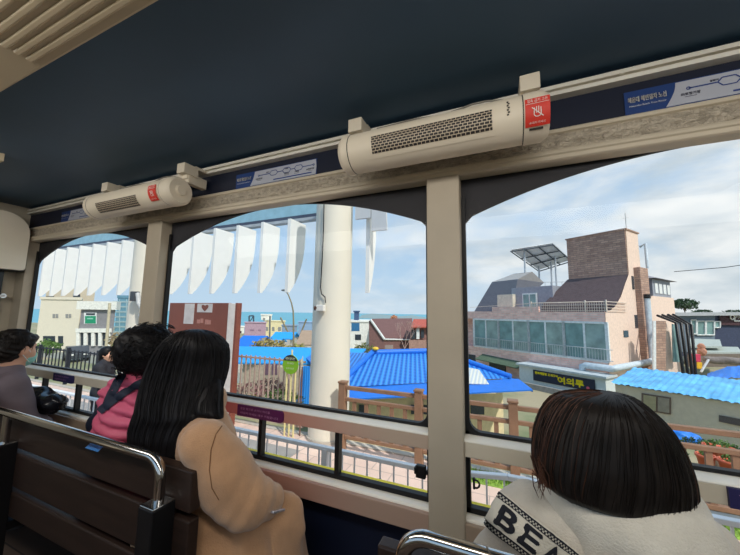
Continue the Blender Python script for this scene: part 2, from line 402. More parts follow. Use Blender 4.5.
# windows
def arch_z(t, W): return 2.09-.19*(max(0, 1-t/(W/2)))**2
def window(n, a, b, divs, latch):
    root = empty('window_%d' % n, ((a+b)/2, 1.33, .74)); struct(root)
    W = b-a
    # arch board
    m = MB(); N = 40; Y0, Y1 = 1.338, 1.352
    for i in range(N):
        xs = [a+W*(i+q)/N for q in (0, 1)]
        z = [arch_z(min(x-a, b-x), W) for x in xs]
        if min(x-a for x in xs) < .02: z[0] -= .03
        if min(b-x for x in xs) < .02: z[1] -= .03
        vs = [(xs[0], Y0, z[0]), (xs[1], Y0, z[1]), (xs[1], Y0, 2.2), (xs[0], Y0, 2.2), (xs[0], Y1, z[0]), (xs[1], Y1, z[1]), (xs[1], Y1, 2.2), (xs[0], Y1, 2.2)]
        m.add(vs, [(0, 1, 2, 3), (5, 4, 7, 6), (0, 4, 5, 1)])
    m.build('arch_panel', darkF, root)
    # upper frame: rubber gasket with rounded lower corners
    m = MB(); r = .045; z0 = 1.037
    def cor(cx, sg):
        pts = [(cx, z0)]
        for i in range(7):
            q = PI/2*i/6
            pts.append((cx+sg*(r-r*math.sin(q)), z0+r-r*math.cos(q)))
        return pts
    for cx, sg in ((a+.016, 1), (b-.016, -1)):
        pl = [(cx, z0+.012), ]+[(x, z+.012) for x, z in cor(cx, sg)[1:]]
        m.prism(pl if sg < 0 else pl[::-1], lambda p, t: (p[0], t, p[1]), 1.325, 1.35)
    m.box((a-.004, 1.325, z0), (a+.016, 1.35, 2.0)); m.box((b-.016, 1.325, z0), (b+.004, 1.35, 2.0)); m.box((a, 1.325, 1.03), (b, 1.35, z0+.012))
    m.build('gasket', blackM, root)
    # lower sliding window frames
    m = MB(); m.box((a-.002, 1.322, .752), (b+.002, 1.352, .772)); m.box((a, 1.325, .964), (b, 1.35, .974))
    m.box((a-.002, 1.322, .752), (a+.016, 1.352, .972)); m.box((b-.016, 1.322, .752), (b+.002, 1.352, .972))
    for x in divs: m.box((x-.011, 1.318, .765), (x+.011, 1.352, .970))
    m.build('lower_frame', blackM, root, bevel=.002)
    MB().quad((a+.005, 1.336, 1.05), (b-.005, 1.336, 1.05), (b-.005, 1.336, 2.12), (a+.005, 1.336, 2.12)).build('upper_pane', glassW, root)
    MB().quad((a+.005, 1.340, .765), (b-.005, 1.340, .765), (b-.005, 1.340, .968), (a+.005, 1.340, .968)).build('lower_pane', glassW, root)
    for x, op in latch:
        m = MB()
        if op:
            m.tube(arcpts((x, .865), .014, -PI*.6, PI*.6, 8, lambda p, q: (p, 1.312, q)), .004, 6); m.box((x-.01, 1.31, .845), (x-.002, 1.322, .885))
        else:
            m.box((x-.028, 1.30, .845), (x+.012, 1.322, .893)); m.box((x+.012, 1.306, .860), (x+.026, 1.322, .876)); m.box((x-.034, 1.296, .860), (x-.022, 1.318, .886))
        m.build('latch', blackP, root, bevel=.003)
    return root
window(1, BAYS[0][0], BAYS[0][1], (-3.36, -2.88), ())
window(2, BAYS[1][0], BAYS[1][1], (-1.60, -1.162, -.714), ((BAYS[1][1]-.03, 0),))
window(3, BAYS[2][0], BAYS[2][1], (.72, 1.15), ((BAYS[2][0]+.035, 1),))
# yellow strip along the outer sill, tram body outside below the windows
struct(MB().box((-2.0, 1.362, .735), (2.9, 1.385, .763)).build('trim_%d' % k, mt('yellow_edge_strip', S(255, 232, 50), rough=.5, var=.05))); k += 1

# ---------------------------------------------------------------- ceiling fittings
duct = thing('ceiling_air_duct', 'long beige louvred air duct panel at the upper left of the navy ceiling', 'air duct', (-.4, .1, 2.4))
ductM = mt('duct_beige', S(206, 190, 160), rough=.5, var=.04)
d = MB(); d.box((-2.3, -.62, 2.352), (1.4, .472, 2.40)); d.build('housing', ductM, duct, bevel=.008)
for y in (.445, .415, .385, .352, .318):
    m = MB(); m.prism([(y, 2.353), (y-.022, 2.353), (y-.018, 2.3475), (y-.006, 2.346)], yz, -1.475, 1.3); m.build('louvre', ductM, duct, bevel=.002)
d2 = thing('ceiling_light_panel', 'pale ceiling panel whose pointed corner just shows at the left edge', 'ceiling panel', (-3.1, .3, 2.4))
MB().prism([(-3.6, .2), (-3.6, .746), (-2.665, .746), (-2.9, .2)], lambda p, z: (p[0], p[1], z), 2.355, 2.40).build('housing', ductM, d2, bevel=.004)

# ---------------------------------------------------------------- end wall: white cabinet over a dark door
cb = thing('end_wall_cabinet', 'white rounded cabinet box high on the end wall at the left edge', 'cabinet', (-3.8, .7, 1.83))
def rrect(y0, y1, z0, z1, r, n=6):
    pts = []
    for cx, cz, a in ((y1-r, z1-r, 0), (y0+.02, z1-.02, 90), (y0+.02, z0+.02, 180), (y1-.02, z0+.02, 270)):
        rr = r if a == 0 else .02
        for i in range(n+1):
            q = math.radians(a+90*i/n); pts.append((cx+rr*math.cos(q), cz+rr*math.sin(q)))
    return pts
pl = rrect(.2, 1.245, 1.815, 2.285, .16)
MB().prism(pl, lambda p, x: (x, p[0], p[1]), -3.93, -3.70).build('body', mt('cabinet_white', S(238, 230, 212), rough=.45, var=.03), cb, bevel=.006)
MB().prism(rrect(.19, 1.262, 1.81, 2.297, .17), lambda p, x: (x, p[0], p[1]), -3.93, -3.76).build('rear_rim', blackM, cb, bevel=.004)
dr = struct(empty('door_1', (-3.9, .8, FLZ)))
m = MB(); m.box((-3.93, .25, FLZ), (-3.90, 1.19, 1.82)); m.build('panel', mt('dark_door_glass', S(20, 22, 26), rough=.15, var=.2), dr)
m = MB()
for y in (.3, .55, .80, 1.0, 1.14): m.box((-3.905, y-.014, FLZ), (-3.885, y+.014, 1.82))
m.build('bars', blackP, dr, bevel=.002)
m = MB(); m.tube([(-3.86, .3, 1.60), (-3.86, 1.20, 1.60)], .013, 10); m.tube([(-3.90, 1.19, 1.60), (-3.85, 1.19, 1.60)], .02, 10)
m.build('handle', chrome, dr)

# ---------------------------------------------------------------- heaters
def grillem():
    m, nt, b = _mat('heater_grille_mesh'); tc = nt.nodes.new('ShaderNodeTexCoord'); sp = nt.nodes.new('ShaderNodeSeparateXYZ'); nt.links.new(tc.outputs['Object'], sp.inputs[0])
    cbn = nt.nodes.new('ShaderNodeCombineXYZ'); nt.links.new(sp.outputs[0], cbn.inputs[0]); nt.links.new(sp.outputs[2], cbn.inputs[1])
    br = nt.nodes.new('ShaderNodeTexBrick'); nt.links.new(cbn.outputs[0], br.inputs['Vector'])
    br.inputs['Color1'].default_value = (.012, .010, .010, 1); br.inputs['Color2'].default_value = (.02, .016, .014, 1); br.inputs['Mortar'].default_value = (*S(206, 190, 166), 1)
    br.inputs['Scale'].default_value = 1; br.inputs['Brick Width'].default_value = .0155; br.inputs['Row Height'].default_value = .0095; br.inputs['Mortar Size'].default_value = .0012; br.inputs['Mortar Smooth'].default_value = .1
    nt.links.new(br.outputs[0], b.inputs['Base Color']); b.inputs['Roughness'].default_value = .5
    return m
grM = grillem()
def heater(x0, x1, name_label, label_at, grille, cap_disc, cy=1.115, cz=2.165, r=.079, g0=170, g1=218):
    L = x1-x0
    h = thing('wall_heater', name_label, 'heater', ((x0+x1)/2, cy, cz-r))
    def ring(a, rr): return (cy+rr*math.cos(a), cz+rr*math.sin(a))
    n = 36
    sect = [ring(2*PI*i/n, r) for i in range(n)]
    sect = [(y, z) for y, z in sect]
    m = MB(); m.prism(sect, yz, x0+.05, x1-.078, True); m.build('body', heatM, h)
    for a, b in ((x0, x0+.047), (x1-.075, x1)):
        rr = r+.002; m = MB(); n2 = 36
        xs = [a, a+.012, a+.02, b-.02, b-.006, b] if a == x0 else [a, a+.006, a+.02, b-.02, b-.012, b]
        rs = [rr*.80, rr*.94, rr, rr, rr, rr*.985] if a == x0 else [rr*.985, rr, rr, rr, rr*.94, rr*.84]
        vs = []; fs = []
        for xx, q in zip(xs, rs):
            for i in range(n2): y, z = ring(2*PI*i/n2, q); vs.append((xx, y, z))
        for j in range(len(xs)-1):
            for i in range(n2): fs.append((j*n2+i, j*n2+(i+1) % n2, (j+1)*n2+(i+1) % n2, (j+1)*n2+i))
        m.add(vs, fs, True); m.add([vs[i] for i in range(n2)], [tuple(range(n2-1, -1, -1))]); m.add(vs[-n2:], [tuple(range(n2))])
        m.build('end_cap', heatM, h)
    if cap_disc:
        m = MB(); m.cyl((x1-.002, cy-.005, cz), (x1+.014, cy-.005, cz), .030, .026, 20); m.build('end_knob', heatM, h, bevel=.003)
    for xj in (x0+.046, x1-.079): MB().prism(sect, yz, xj, xj+.005, True).build('joint', heatD, h)
    def patch(xa, xb, a0, a1, rr, nseg=10):
        q = MB(); vs = []; fs = []
        for i in range(nseg+1):
            an = a0+(a1-a0)*i/nseg; y, z = ring(an, rr); vs += [(xa, y, z), (xb, y, z)]
        for i in range(nseg): fs.append((2*i, 2*i+1, 2*i+3, 2*i+2))
        return q.add(vs, fs, True)
    ga, gb = grille
    # raised surround and mesh of the outlet
    patch(ga-.008, gb+.008, math.radians(g0-3), math.radians(g1+14), r+.0012).build('outlet_surround', heatM, h)
    patch(ga, gb, math.radians(g0), math.radians(g1), r+.0022).build('grille', grM, h)
    la, lb = label_at
    lab = patch(la, lb, math.radians(166), math.radians(228), r+.004).build('warning_label', redL, h)
    # writing and pictogram on the label
    t = MB()
    def on(an): y, z = ring(an, r+.0052); return Vector(((la+lb)/2, y, z)), Vector((0, -math.sin(an), math.cos(an)))*-1
    wdt = lb-la
    c, v = on(math.radians(174.0)); text_on(t, '접촉 금지 고온', c, (1, 0, 0), v if v.z > 0 else -v, .013, wid=wdt*.82)
    c, v = on(math.radians(180.0)); v = v if v.z > 0 else -v; u = Vector((1, 0, 0))
    t.add([c-u*wdt*.47-v*.0007, c+u*wdt*.47-v*.0007, c+u*wdt*.47+v*.0007, c-u*wdt*.47+v*.0007], [(0, 1, 2, 3)])
    c, v = on(math.radians(198.0)); v = v if v.z > 0 else -v
    def line(p, q, wd):
        p = c+u*p[0]+v*p[1]; q = c+u*q[0]+v*q[1]; dd = (q-p).normalized(); s = dd.cross(u.cross(v))*wd
        t.add([p-s, q-s, q+s, p+s], [(0, 1, 2, 3)])
    for i in range(4): line((-.009+i*.006, -.004), (-.009+i*.006, .012+(.003 if i in (1, 2) else 0)), .0011)
    ring_ = [(-.010+.010*math.cos(a)+.010, -.006+.009*math.sin(a)) for a in [PI+PI*i/8 for i in range(9)]]
    for p, q in zip(ring_, ring_[1:]): line(p, q, .0011)
    line((.010, -.006), (.010, .004), .0011); line((-.010, -.006), (-.010, .004), .0011)
    line((-.016, .014), (.016, -.016), .0012)
    c, v = on(math.radians(220.0)); v = v if v.z > 0 else -v
    text_on(t, '손대지 마세요', c, (1, 0, 0), v, .008, wid=wdt*.66)
    t.build('lettering', whiteT, lab)
    if not cap_disc:
        m = MB(); y, z = ring(math.radians(230), r+.003)
        m.add([(la+.012, y-.004, z+.008), (lb-.018, y-.004, z+.008), (lb-.018, y+.006, z-.006), (la+.012, y+.006, z-.006)], [(0, 1, 2, 3)])
        m.build('switch_panel', heatD, h)
        m = MB()
        for i in range(7):
            y, z = ring(math.radians(158+i*5.6), r+.0015); m.cbox((x1-.122+(i % 2)*.003, y, z), (.006, .002, .004))
        m.build('model_print', heatD, h)
    # back plate, brackets, cable
    m = MB(); m.box((x0+.05, 1.16, 2.262), (x0+L*.36, 1.20, 2.292)); m.box((x0+L*.365, 1.16, 2.262), (x1-.03, 1.20, 2.292)); m.build('mounting_bar', heatM, h, bevel=.004)
    for bx in (x0+.035, x1-.045):
        m = MB(); m.box((bx-.032, 1.13, 2.285), (bx+.032, 1.22, 2.345)); m.box((bx-.032, 1.20, 2.335), (bx+.032, 1.285, 2.352)); m.box((bx-.02, 1.17, 2.24), (bx+.02, 1.29, 2.30)); m.build('bracket', heatM, h, bevel=.003)
    m = MB(); pts = [(x0+L*(.16+.7*i/12), 1.175+.008*math.sin(i*1.1), 2.302+.006*math.sin(i*.9)) for i in range(13)]
    pts.append((x1-.10, 1.17, 2.29)); m.tube(pts, .0035, 6); m.build('cable', mt('grey_cable', S(150, 144, 134)), h)
    return h
heater(-.60, .160, 'larger cream cylinder heater with square red label, above centre and right windows', (.088, .158), (-.445, -.01), False)
heater(-2.46, -1.63, 'smaller cream cylinder heater with round end cap, above left and centre windows', (-1.79, -1.722), (-2.30, -1.90), True, r=.078, g0=190, g1=236)

# ---------------------------------------------------------------- route signs on the navy strip
lineM = mt('route_line_blue', S(44, 70, 140), rough=.5, var=.02)
def route_sign(x0, label, knots, xr=None, redk=False):
    W = .56 if xr is None else xr
    z0, z1 = 2.216, 2.305; y = 1.3065
    r = thing('route_sign', label, 'sign', (x0+W/2, y, z0), 0)
    MB().box((x0, y, z0), (x0+W, y+.004, z1)).build('board', blueS, r)
    bx = x0+W*.20
    pts = [(bx+.028*math.sin(PI*i/16)*0+.03*(1-(1-i/8)**2 if i < 8 else 1-(i/8-1)**2)*0+.030*math.sin(PI*.5*i/16), z0+.004+(z1-z0-.008)*i/16) for i in range(17)]
    pts = pts+[(x0+W-.004, z1-.004), (x0+W, (z0+z1)/2), (x0+W-.004, z0+.004)]
    mp = MB().prism([(p[0], p[1]) for p in pts][::-1], lambda p, t: (p[0], t, p[1]), y-.002, y+.001).build('map_panel', signW, r)
    t = MB(); u = (1, 0, 0); v = (0, 0, 1)
    text_on(t, '해운대 해변열차 노선', (x0+W*.112, y-.003, z0+.052), u, v, .022, wid=W*.19, bold=.0006)
    text_on(t, 'Haeundae Beach Train Route', (x0+W*.112, y-.003, z0+.030), u, v, .008, wid=W*.18)
    t.build('title', whiteT, r)
    l = MB(); zz = z0+.056; yy = y-.003
    def seg(a, b, w=.0022):
        a = Vector((a[0], yy, a[1])); b = Vector((b[0], yy, b[1])); dd = (b-a).normalized(); s = dd.cross(Vector((0, 1, 0)))*w
        l.add([a-s, b-s, b+s, a+s], [(0, 1, 2, 3)])
    xa = x0+W*.31; xb = x0+W*.97; cx = xa
    def hexa(c):
        R_ = .028; p = [(c-R_, zz), (c-.016, zz+.014), (c+.016, zz+.014), (c+R_, zz), (c+.016, zz-.014), (c-.016, zz-.014), (c-R_, zz)]
        for a, b in zip(p, p[1:]): seg(a, b, .0018)
        return c-R_, c+R_
    for kx in knots:
        c = x0+W*kx; a, b = hexa(c); seg((cx, zz), (a, zz)); cx = b
    seg((cx, zz), (xb, zz))
    for xx in (xa, xb):
        p = [(xx+.005*math.cos(2*PI*i/10), zz+.005*math.sin(2*PI*i/10)) for i in range(11)]
        for a, b in zip(p, p[1:]): seg(a, b, .0014)
    seg((x0+W*.50, z0+.016), (x0+W*.95, z0+.016), .0030)
    l.build('route_line', lineM, mp)
    for xx, tx in ((xa+.004, '미포정거장'), (x0+W*.66, '청사포'), (x0+W*.78, '구덕포'), (xb-.02, '송정정거장')):
        s = MB(); text_on(s, tx, (xx, yy, zz-.020), u, v, .011, bold=.0004); s.cbox((xx, yy, zz-.029), (.03, .0004, .0016)); s.build('station_name', mt('dark_lettering', S(70, 70, 96)), mp)
    for xx, tx in ((xa+.045, '달맞이'), (x0+W*.62, '다릿돌')): s = MB(); text_on(s, tx, (xx+.02, yy, zz+.009), u, v, .008, bold=.0004); s.build('station_name', mt('dark_lettering', S(70, 70, 96)), mp)
    return r
route_sign(.43, 'blue and grey route map strip above the right window, under the twin rail', (.49, .78))
route_sign(-1.43, 'blue and grey route map strip above the centre window, between the two heaters', (.50, .66, .80))
route_sign(-3.38, 'blue and grey route map strip at far left, partly behind the smaller heater', (.55, .78))

# notices on the mid rail
def notice(x0, x1, mat_, lines, label, z0=.968, z1=1.022, bold=0):
    n = thing('notice_plate', label, 'notice', ((x0+x1)/2, 1.28, z0))
    y = 1.2745; r = .016
    pts = [(x0, z0), (x1-r, z0)]+[(x1-r+r*math.sin(q), z0+r-r*math.cos(q)) for q in [PI/2*i/5 for i in range(1, 6)]]
    pts += [(x1-r+r*math.cos(q), z1-r+r*math.sin(q)) for q in [PI/2*i/5 for i in range(6)]]+[(x0, z1)]
    MB().prism(pts[::-1], lambda p, t: (p[0], t, p[1]), y-.004, y+.0055).build('plate', mat_, n)
    t = MB()
    for i, (s, wd) in enumerate(lines):
        zc = z1-(i+.75)*(z1-z0)/(len(lines)+.5)
        text_on(t, s, (x0+.022+wd/2, y-.005, zc), (1, 0, 0), (0, 0, 1), .0125, wid=wd, bold=bold)
    t.build('lettering', pinkT, n)
notice(-1.275, -.985, purple, (('창문 밖으로 손이나 머리를', .19), ('내밀지 마세요 매우 위험합니다', .24)), 'purple notice with two lines of small writing on the mid rail below the centre window')
notice(-3.10, -2.83, navyN, (('창문 밖으로 손이나', .19), ('내밀지 마세요', .16)), 'dark notice plate on the mid rail below the left window')
notice(.578, .86, navyN, (('· 음식물 반입 금지', .2), ('· 흡연 금지', .14)), 'dark blue notice plate on the mid rail at the right edge', bold=.0006)

# ---------------------------------------------------------------- benches
def bench(x0, x1, posts, label, rail_x1, double, dz=0):
    b = thing('slatted_bench', label, 'bench', ((x0+x1)/2, 1.0, FLZ))
    y0, y1 = .775, .815
    for za, zb in ((.842, .97), (.672, .818), (.545, .648)):
        MB().box((x0, y0, za+dz), (x1, y1, zb+dz)).build('back_plank', benchW, b, bevel=.005)
    for ya in (.83, .94, 1.05):
        MB().box((x0, ya, SEAT-.035), (x1, ya+.098, SEAT)).build('seat_plank', benchW, b, bevel=.004)
    for x in posts:
        MB().box((x-.036, .70, FLZ), (x+.036, .777, .872)).build('post', blackP, b, bevel=.004)
        m = MB(); m.box((x-.030, .83, FLZ), (x+.030, 1.12, FLZ+.04)); m.box((x-.02, .775, SEAT-.075), (x+.02, 1.13, SEAT-.036)); m.bar((x, 1.09, FLZ), (x, 1.09, SEAT-.04), .04, .04); m.build('seat_support', blackP, b, bevel=.003)
    rl = MB(); R_ = .017; ry = .74
    zt = 1.006; rr = .06
    xe = rail_x1; pts = []
    if double:
        pts = [(xe, ry, .872), (xe, ry, zt-rr)]+arcpts((xe+rr, zt-rr), rr, PI, PI/2, 8, lambda p, q: (p, ry, q))[1:]+[(x1, ry, zt)]
        rl.tube(pts, R_, 14)
        i_ = .05; pts = [(xe+i_, ry, .872), (xe+i_, ry, zt-i_-rr*.7)]+arcpts((xe+i_+rr*.7, zt-i_-rr*.7), rr*.7, PI, PI/2, 8, lambda p, q: (p, ry, q))[1:]+[(x1, ry, zt-i_)]
        rl.tube(pts, R_*.8, 14)
    else:
        pts = [(x0, ry, zt), (xe-rr, ry, zt)]+arcpts((xe-rr, zt-rr), rr, PI/2, 0, 8, lambda p, q: (p, ry, q))[1:]+[(xe, ry, .872)]
        rl.tube(pts, R_, 16)
        for x in posts[:-1]: rl.tube([(x, ry, zt), (x, ry, .87)], R_*.95, 14)
    rail = rl.build('handrail', chrome, b)
    for x in posts:
        MB().box((x-.034, .703, .870), (x+.034, .774, .876)).build('rail_flange', chrome, rail, bevel=.002)
    return b
b1 = bench(-3.75, -.955, (-3.0, -2.16, -1.06), 'brown slatted bench seen from behind with a chrome handrail, at the left', -1.06, False)
MB().slab(*[atZ(x, y, .9715) for x, y in ((85, 448), (98, 452), (103, 447), (90, 443.5))], .001).build('blue_sticker', mt('blue_sticker', S(60, 130, 200)), b1)
#.build('blue_sticker', mt('blue_sticker', S(60, 130, 200)), b1)
b2 = bench(-.30, 2.2, (-.12, 1.0), 'brown slatted bench with a doubled chrome handrail, at the bottom right', -.225, True, -.035)
# ================================================================== PEOPLE
from mathutils.bvhtree import BVHTree
skinM = mt('skin', S(222, 170, 142), rough=.5, var=.05)
hairK = mt('black_hair', (.009, .008, .009), rough=.46, var=.4, scale=30, spec=.2)
hairB = mt('brown_black_hair', (.0105, .0078, .0066), rough=.5, var=.4, scale=30, spec=.2)
hairR = mt('reddish_hair_ends', (.085, .033, .018), rough=.4, var=.3, scale=30)
eyeM = mt('eye_dark', (.02, .015, .012), rough=.2)
V3 = Vector
def hpt(HC, hy, hp_, p):
    """point in the head's own frame (x right, y to the face, z up); hy turns to the right, hp_ tips the face down"""
    x, y, z = p; c, s = math.cos(hp_), math.sin(hp_); y, z = y*c+z*s, -y*s+z*c
    c, s = math.cos(hy), math.sin(hy); return V3((HC[0]+x*c+y*s, HC[1]-x*s+y*c, HC[2]+z))
def body(root, P, h=.0075, k=1.0, name='body'):
    HC = P['head']; hy = P.get('hy', 0); hp_ = P.get('hp', 0)
    H = lambda x, y, z: hpt(HC, hy, hp_, (x*k, y*k, z*k))
    pts = [V3(p) for p in P['pts']]+[V3(HC)]
    lo = [min(p[i] for p in pts)-.20 for i in range(3)]; hi = [max(p[i] for p in pts)+.20 for i in range(3)]
    s = SDF(lo, hi, h)
    pel, ch, nk = V3(P['pelvis']), V3(P['chest']), V3(P['neck'])
    SL, SR, EL, ER, WL, WR = [V3(P[q]) for q in ('SL', 'SR', 'EL', 'ER', 'WL', 'WR')]
    s.ell(pel, (.155*k, .11*k, .11*k), .06); s.ell((pel+ch)/2, (.125*k, .095*k, .16*k), .06); s.ell(ch, (.15*k, .10*k, .15*k), .06)
    s.cap(SL.lerp(SR, .06), SR.lerp(SL, .06), .052*k, k=.05)
    s.cap(nk, H(0, -.02, -.07), .056*k, .05*k, k=.04)
    for a, b, c in ((SL, EL, WL), (SR, ER, WR)):
        s.cap(a, b, .05*k, .04*k, k=.03); s.cap(b, c, .04*k, .027*k, k=.015)
    for q in 'LR':
        hp0, kn, an, to = [V3(P[j+q]) for j in ('H', 'K', 'A', 'T')]
        s.cap(hp0, kn, .085*k, .056*k, k=.04); s.cap(kn, an, .056*k, .036*k, k=.02); s.cap(an, to, .038*k, .03*k, k=.02)
    # head
    s.ell(H(0, -.012, .025), (.076*k, .094*k, .098*k), .02); s.ell(H(0, .022, -.035), (.062*k, .072*k, .082*k), .03); s.ell(H(0, .05, -.085), (.036*k, .036*k, .030*k), .03)
    s.cap(H(0, .088, .012), H(0, .108, -.024), .008*k, .012*k, k=.012); s.ell(H(0, .098, -.03), (.017*k, .014*k, .010*k), .010)
    for sx in (-1, 1):
        s.ell(H(sx*.030, .100, .012), (.016*k, .014*k, .011*k), .012, 's'); s.cap(H(sx*.014, .088, .030), H(sx*.045, .076, .032), .008*k, k=.012)
        s.ell(H(sx*.077, -.008, -.012), (.010*k, .020*k, .031*k), .010); s.ell(H(sx*.040, .06, -.03), (.022*k, .022*k, .022*k), .03)
    s.cap(H(-.016, .090, -.058), H(.016, .090, -.058), .007*k, k=.006); s.cap(H(-.015, .087, -.070), H(.015, .087, -.070), .008*k, k=.006)
    # hands: palm, four fingers with bends, thumb from the side of the palm
    for q, W, E in (('L', WL, EL), ('R', WR, ER)):
        d = V3(P.get('D'+q, (W-E))).normalized(); up = V3(P.get('U'+q, (0, 0, 1))); sd = d.cross(up).normalized(); up = sd.cross(d)
        sg = 1 if q == 'L' else -1
        pc = W+d*.045*k
        for j in (-1, 0, 1): s.cap(W+sd*j*.010*k, W+d*.085*k+sd*j*.026*k, .016*k, .014*k, k=.012)
        for j, L in enumerate((.068, .078, .073, .056)):
            b = W+d*.088*k+sd*(sg*(-.030+.020*j))*k*-1
            m1 = b+(d*.9-up*.35).normalized()*L*.45*k; m2 = m1+(d*.55-up*.8).normalized()*L*.32*k; m3 = m2+(d*.15-up*1).normalized()*L*.26*k
            s.cap(b, m1, .0095*k, .009*k, k=.004); s.cap(m1, m2, .009*k, .0085*k, k=.003); s.cap(m2, m3, .0085*k, .0075*k, k=.003)
        t0 = W+d*.025*k+sd*sg*.026*k; t1 = t0+(d*.6+sd*sg*.8-up*.2).normalized()*.045*k; t2 = t1+(d*.9+sd*sg*.2-up*.3).normalized()*.032*k
        s.cap(t0, t1, .013*k, .011*k, k=.008); s.cap(t1, t2, .011*k, .009*k, k=.004)
    o = s.mesh(1).build(name, skinM, root, local=True)
    m = [MB(), MB()]
    for i, sx in enumerate((-1, 1)):
        m[i].ball(H(sx*.030, .082, .012), .0125*k, 10, 8); m[i].build('eye', eyeM, root, local=True)
    return H
def top(s, P, inf, arm=(.066, .056, .046), k=1.0, kk=.05):
    pel, ch, nk = V3(P['pelvis']), V3(P['chest']), V3(P['neck'])
    SL, SR, EL, ER, WL, WR = [V3(P[q]) for q in ('SL', 'SR', 'EL', 'ER', 'WL', 'WR')]
    s.ell(pel, ((.155*k+inf), (.11*k+inf), .12*k+inf), .06); s.ell((pel+ch)/2, (.132*k+inf, .10*k+inf, .17*k), .06); s.ell(ch, (.15*k+inf, .10*k+inf, .15*k+inf*.6), .06)
    s.cap(SL, SR, .052*k+inf*.7, k=.05)
    s.cap(nk+V3((0, 0, -.05)), nk+V3((0, .0, .015)), .062*k+inf*.5, k=.03)
    for a, b, c in ((SL, EL, WL), (SR, ER, WR)):
        s.cap(a, b, arm[0], arm[1], k=.03); s.cap(b, c, arm[1], arm[2], k=.02)
    return s
def trousers(root, P, mat_, k=1.0, inf=.014, h=.010):
    pts = [V3(P[a+b]) for a in 'HKA' for b in 'LR']; s = SDF([min(p[i] for p in pts)-.16 for i in range(3)], [max(p[i] for p in pts)+.16 for i in range(3)], h)
    s.ell(P['pelvis'], (.158*k+inf, .115*k+inf, .11*k), .05)
    for q in 'LR': s.cap(P['H'+q], P['K'+q], .088*k+inf, .06*k+inf, k=.04); s.cap(P['K'+q], V3(P['A'+q])+V3((0, 0, .05)), .06*k+inf, .05*k+inf, k=.02)
    s.warp(lambda x, y, z: .004*np.sin(z*55+y*20)*np.sin(x*40))
    return s.mesh(2).build('trousers', mat_, root, local=True)
def shoes(root, P, mat_, k=1.0):
    for q in 'LR':
        a, t = V3(P['A'+q]), V3(P['T'+q]); s = SDF([min(a[i], t[i])-.12 for i in range(3)], [max(a[i], t[i])+.12 for i in range(3)], .008)
        b = V3((a.x, a.y, t.z)); d = (V3((t.x, t.y, 0))-V3((a.x, a.y, 0))).normalized()
        s.cap(b-d*.03, t+d*.03, .042*k, .038*k, k=.02); s.cap(a, b, .045*k, .045*k, k=.03); s.cut(lambda X, Y, Z: (t.z-.030*k)-Z)
        s.mesh(1).build('shoe', mat_, root, local=True)
def bounds_of(P, m): 
    pts = [V3(p) for p in P['pts']]; return [min(p[i] for p in pts)-m for i in range(3)], [max(p[i] for p in pts)+m for i in range(3)]
def w2l(root, p): return WM[root.name].inverted() @ V3(p)
def seated(yaw_sh=0, lean=0.0, k=1.0, **kw):
    P = dict(pelvis=(0, 0, .11*k), chest=(0, lean*.40, .40*k), neck=(0, lean*.56-.005, .565*k), head=(0, lean*.72+.03, .735*k),
             SL=(-.165*k, lean*.52, .515*k), SR=(.165*k, lean*.52, .515*k), EL=(-.215*k, .10, .28*k), ER=(.215*k, .10, .28*k), WL=(-.09, .19, .20*k), WR=(.09, .19, .20*k), DL=(.8, .5, -.25), DR=(-.8, .5, -.1),
             HL=(-.09*k, .02, .09*k), HR=(.09*k, .02, .09*k), KL=(-.10, .29, .065*k), KR=(.10, .29, .065*k), AL=(-.10, .16, -.34), AR=(.10, .16, -.34), TL=(-.11, .26, -.395), TR=(.11, .26, -.395))
    P.update(kw); P['pts'] = [P[q] for q in ('pelvis', 'chest', 'neck', 'SL', 'SR', 'EL', 'ER', 'WL', 'WR', 'HL', 'HR', 'KL', 'KR', 'AL', 'AR', 'TL', 'TR')]
    return P
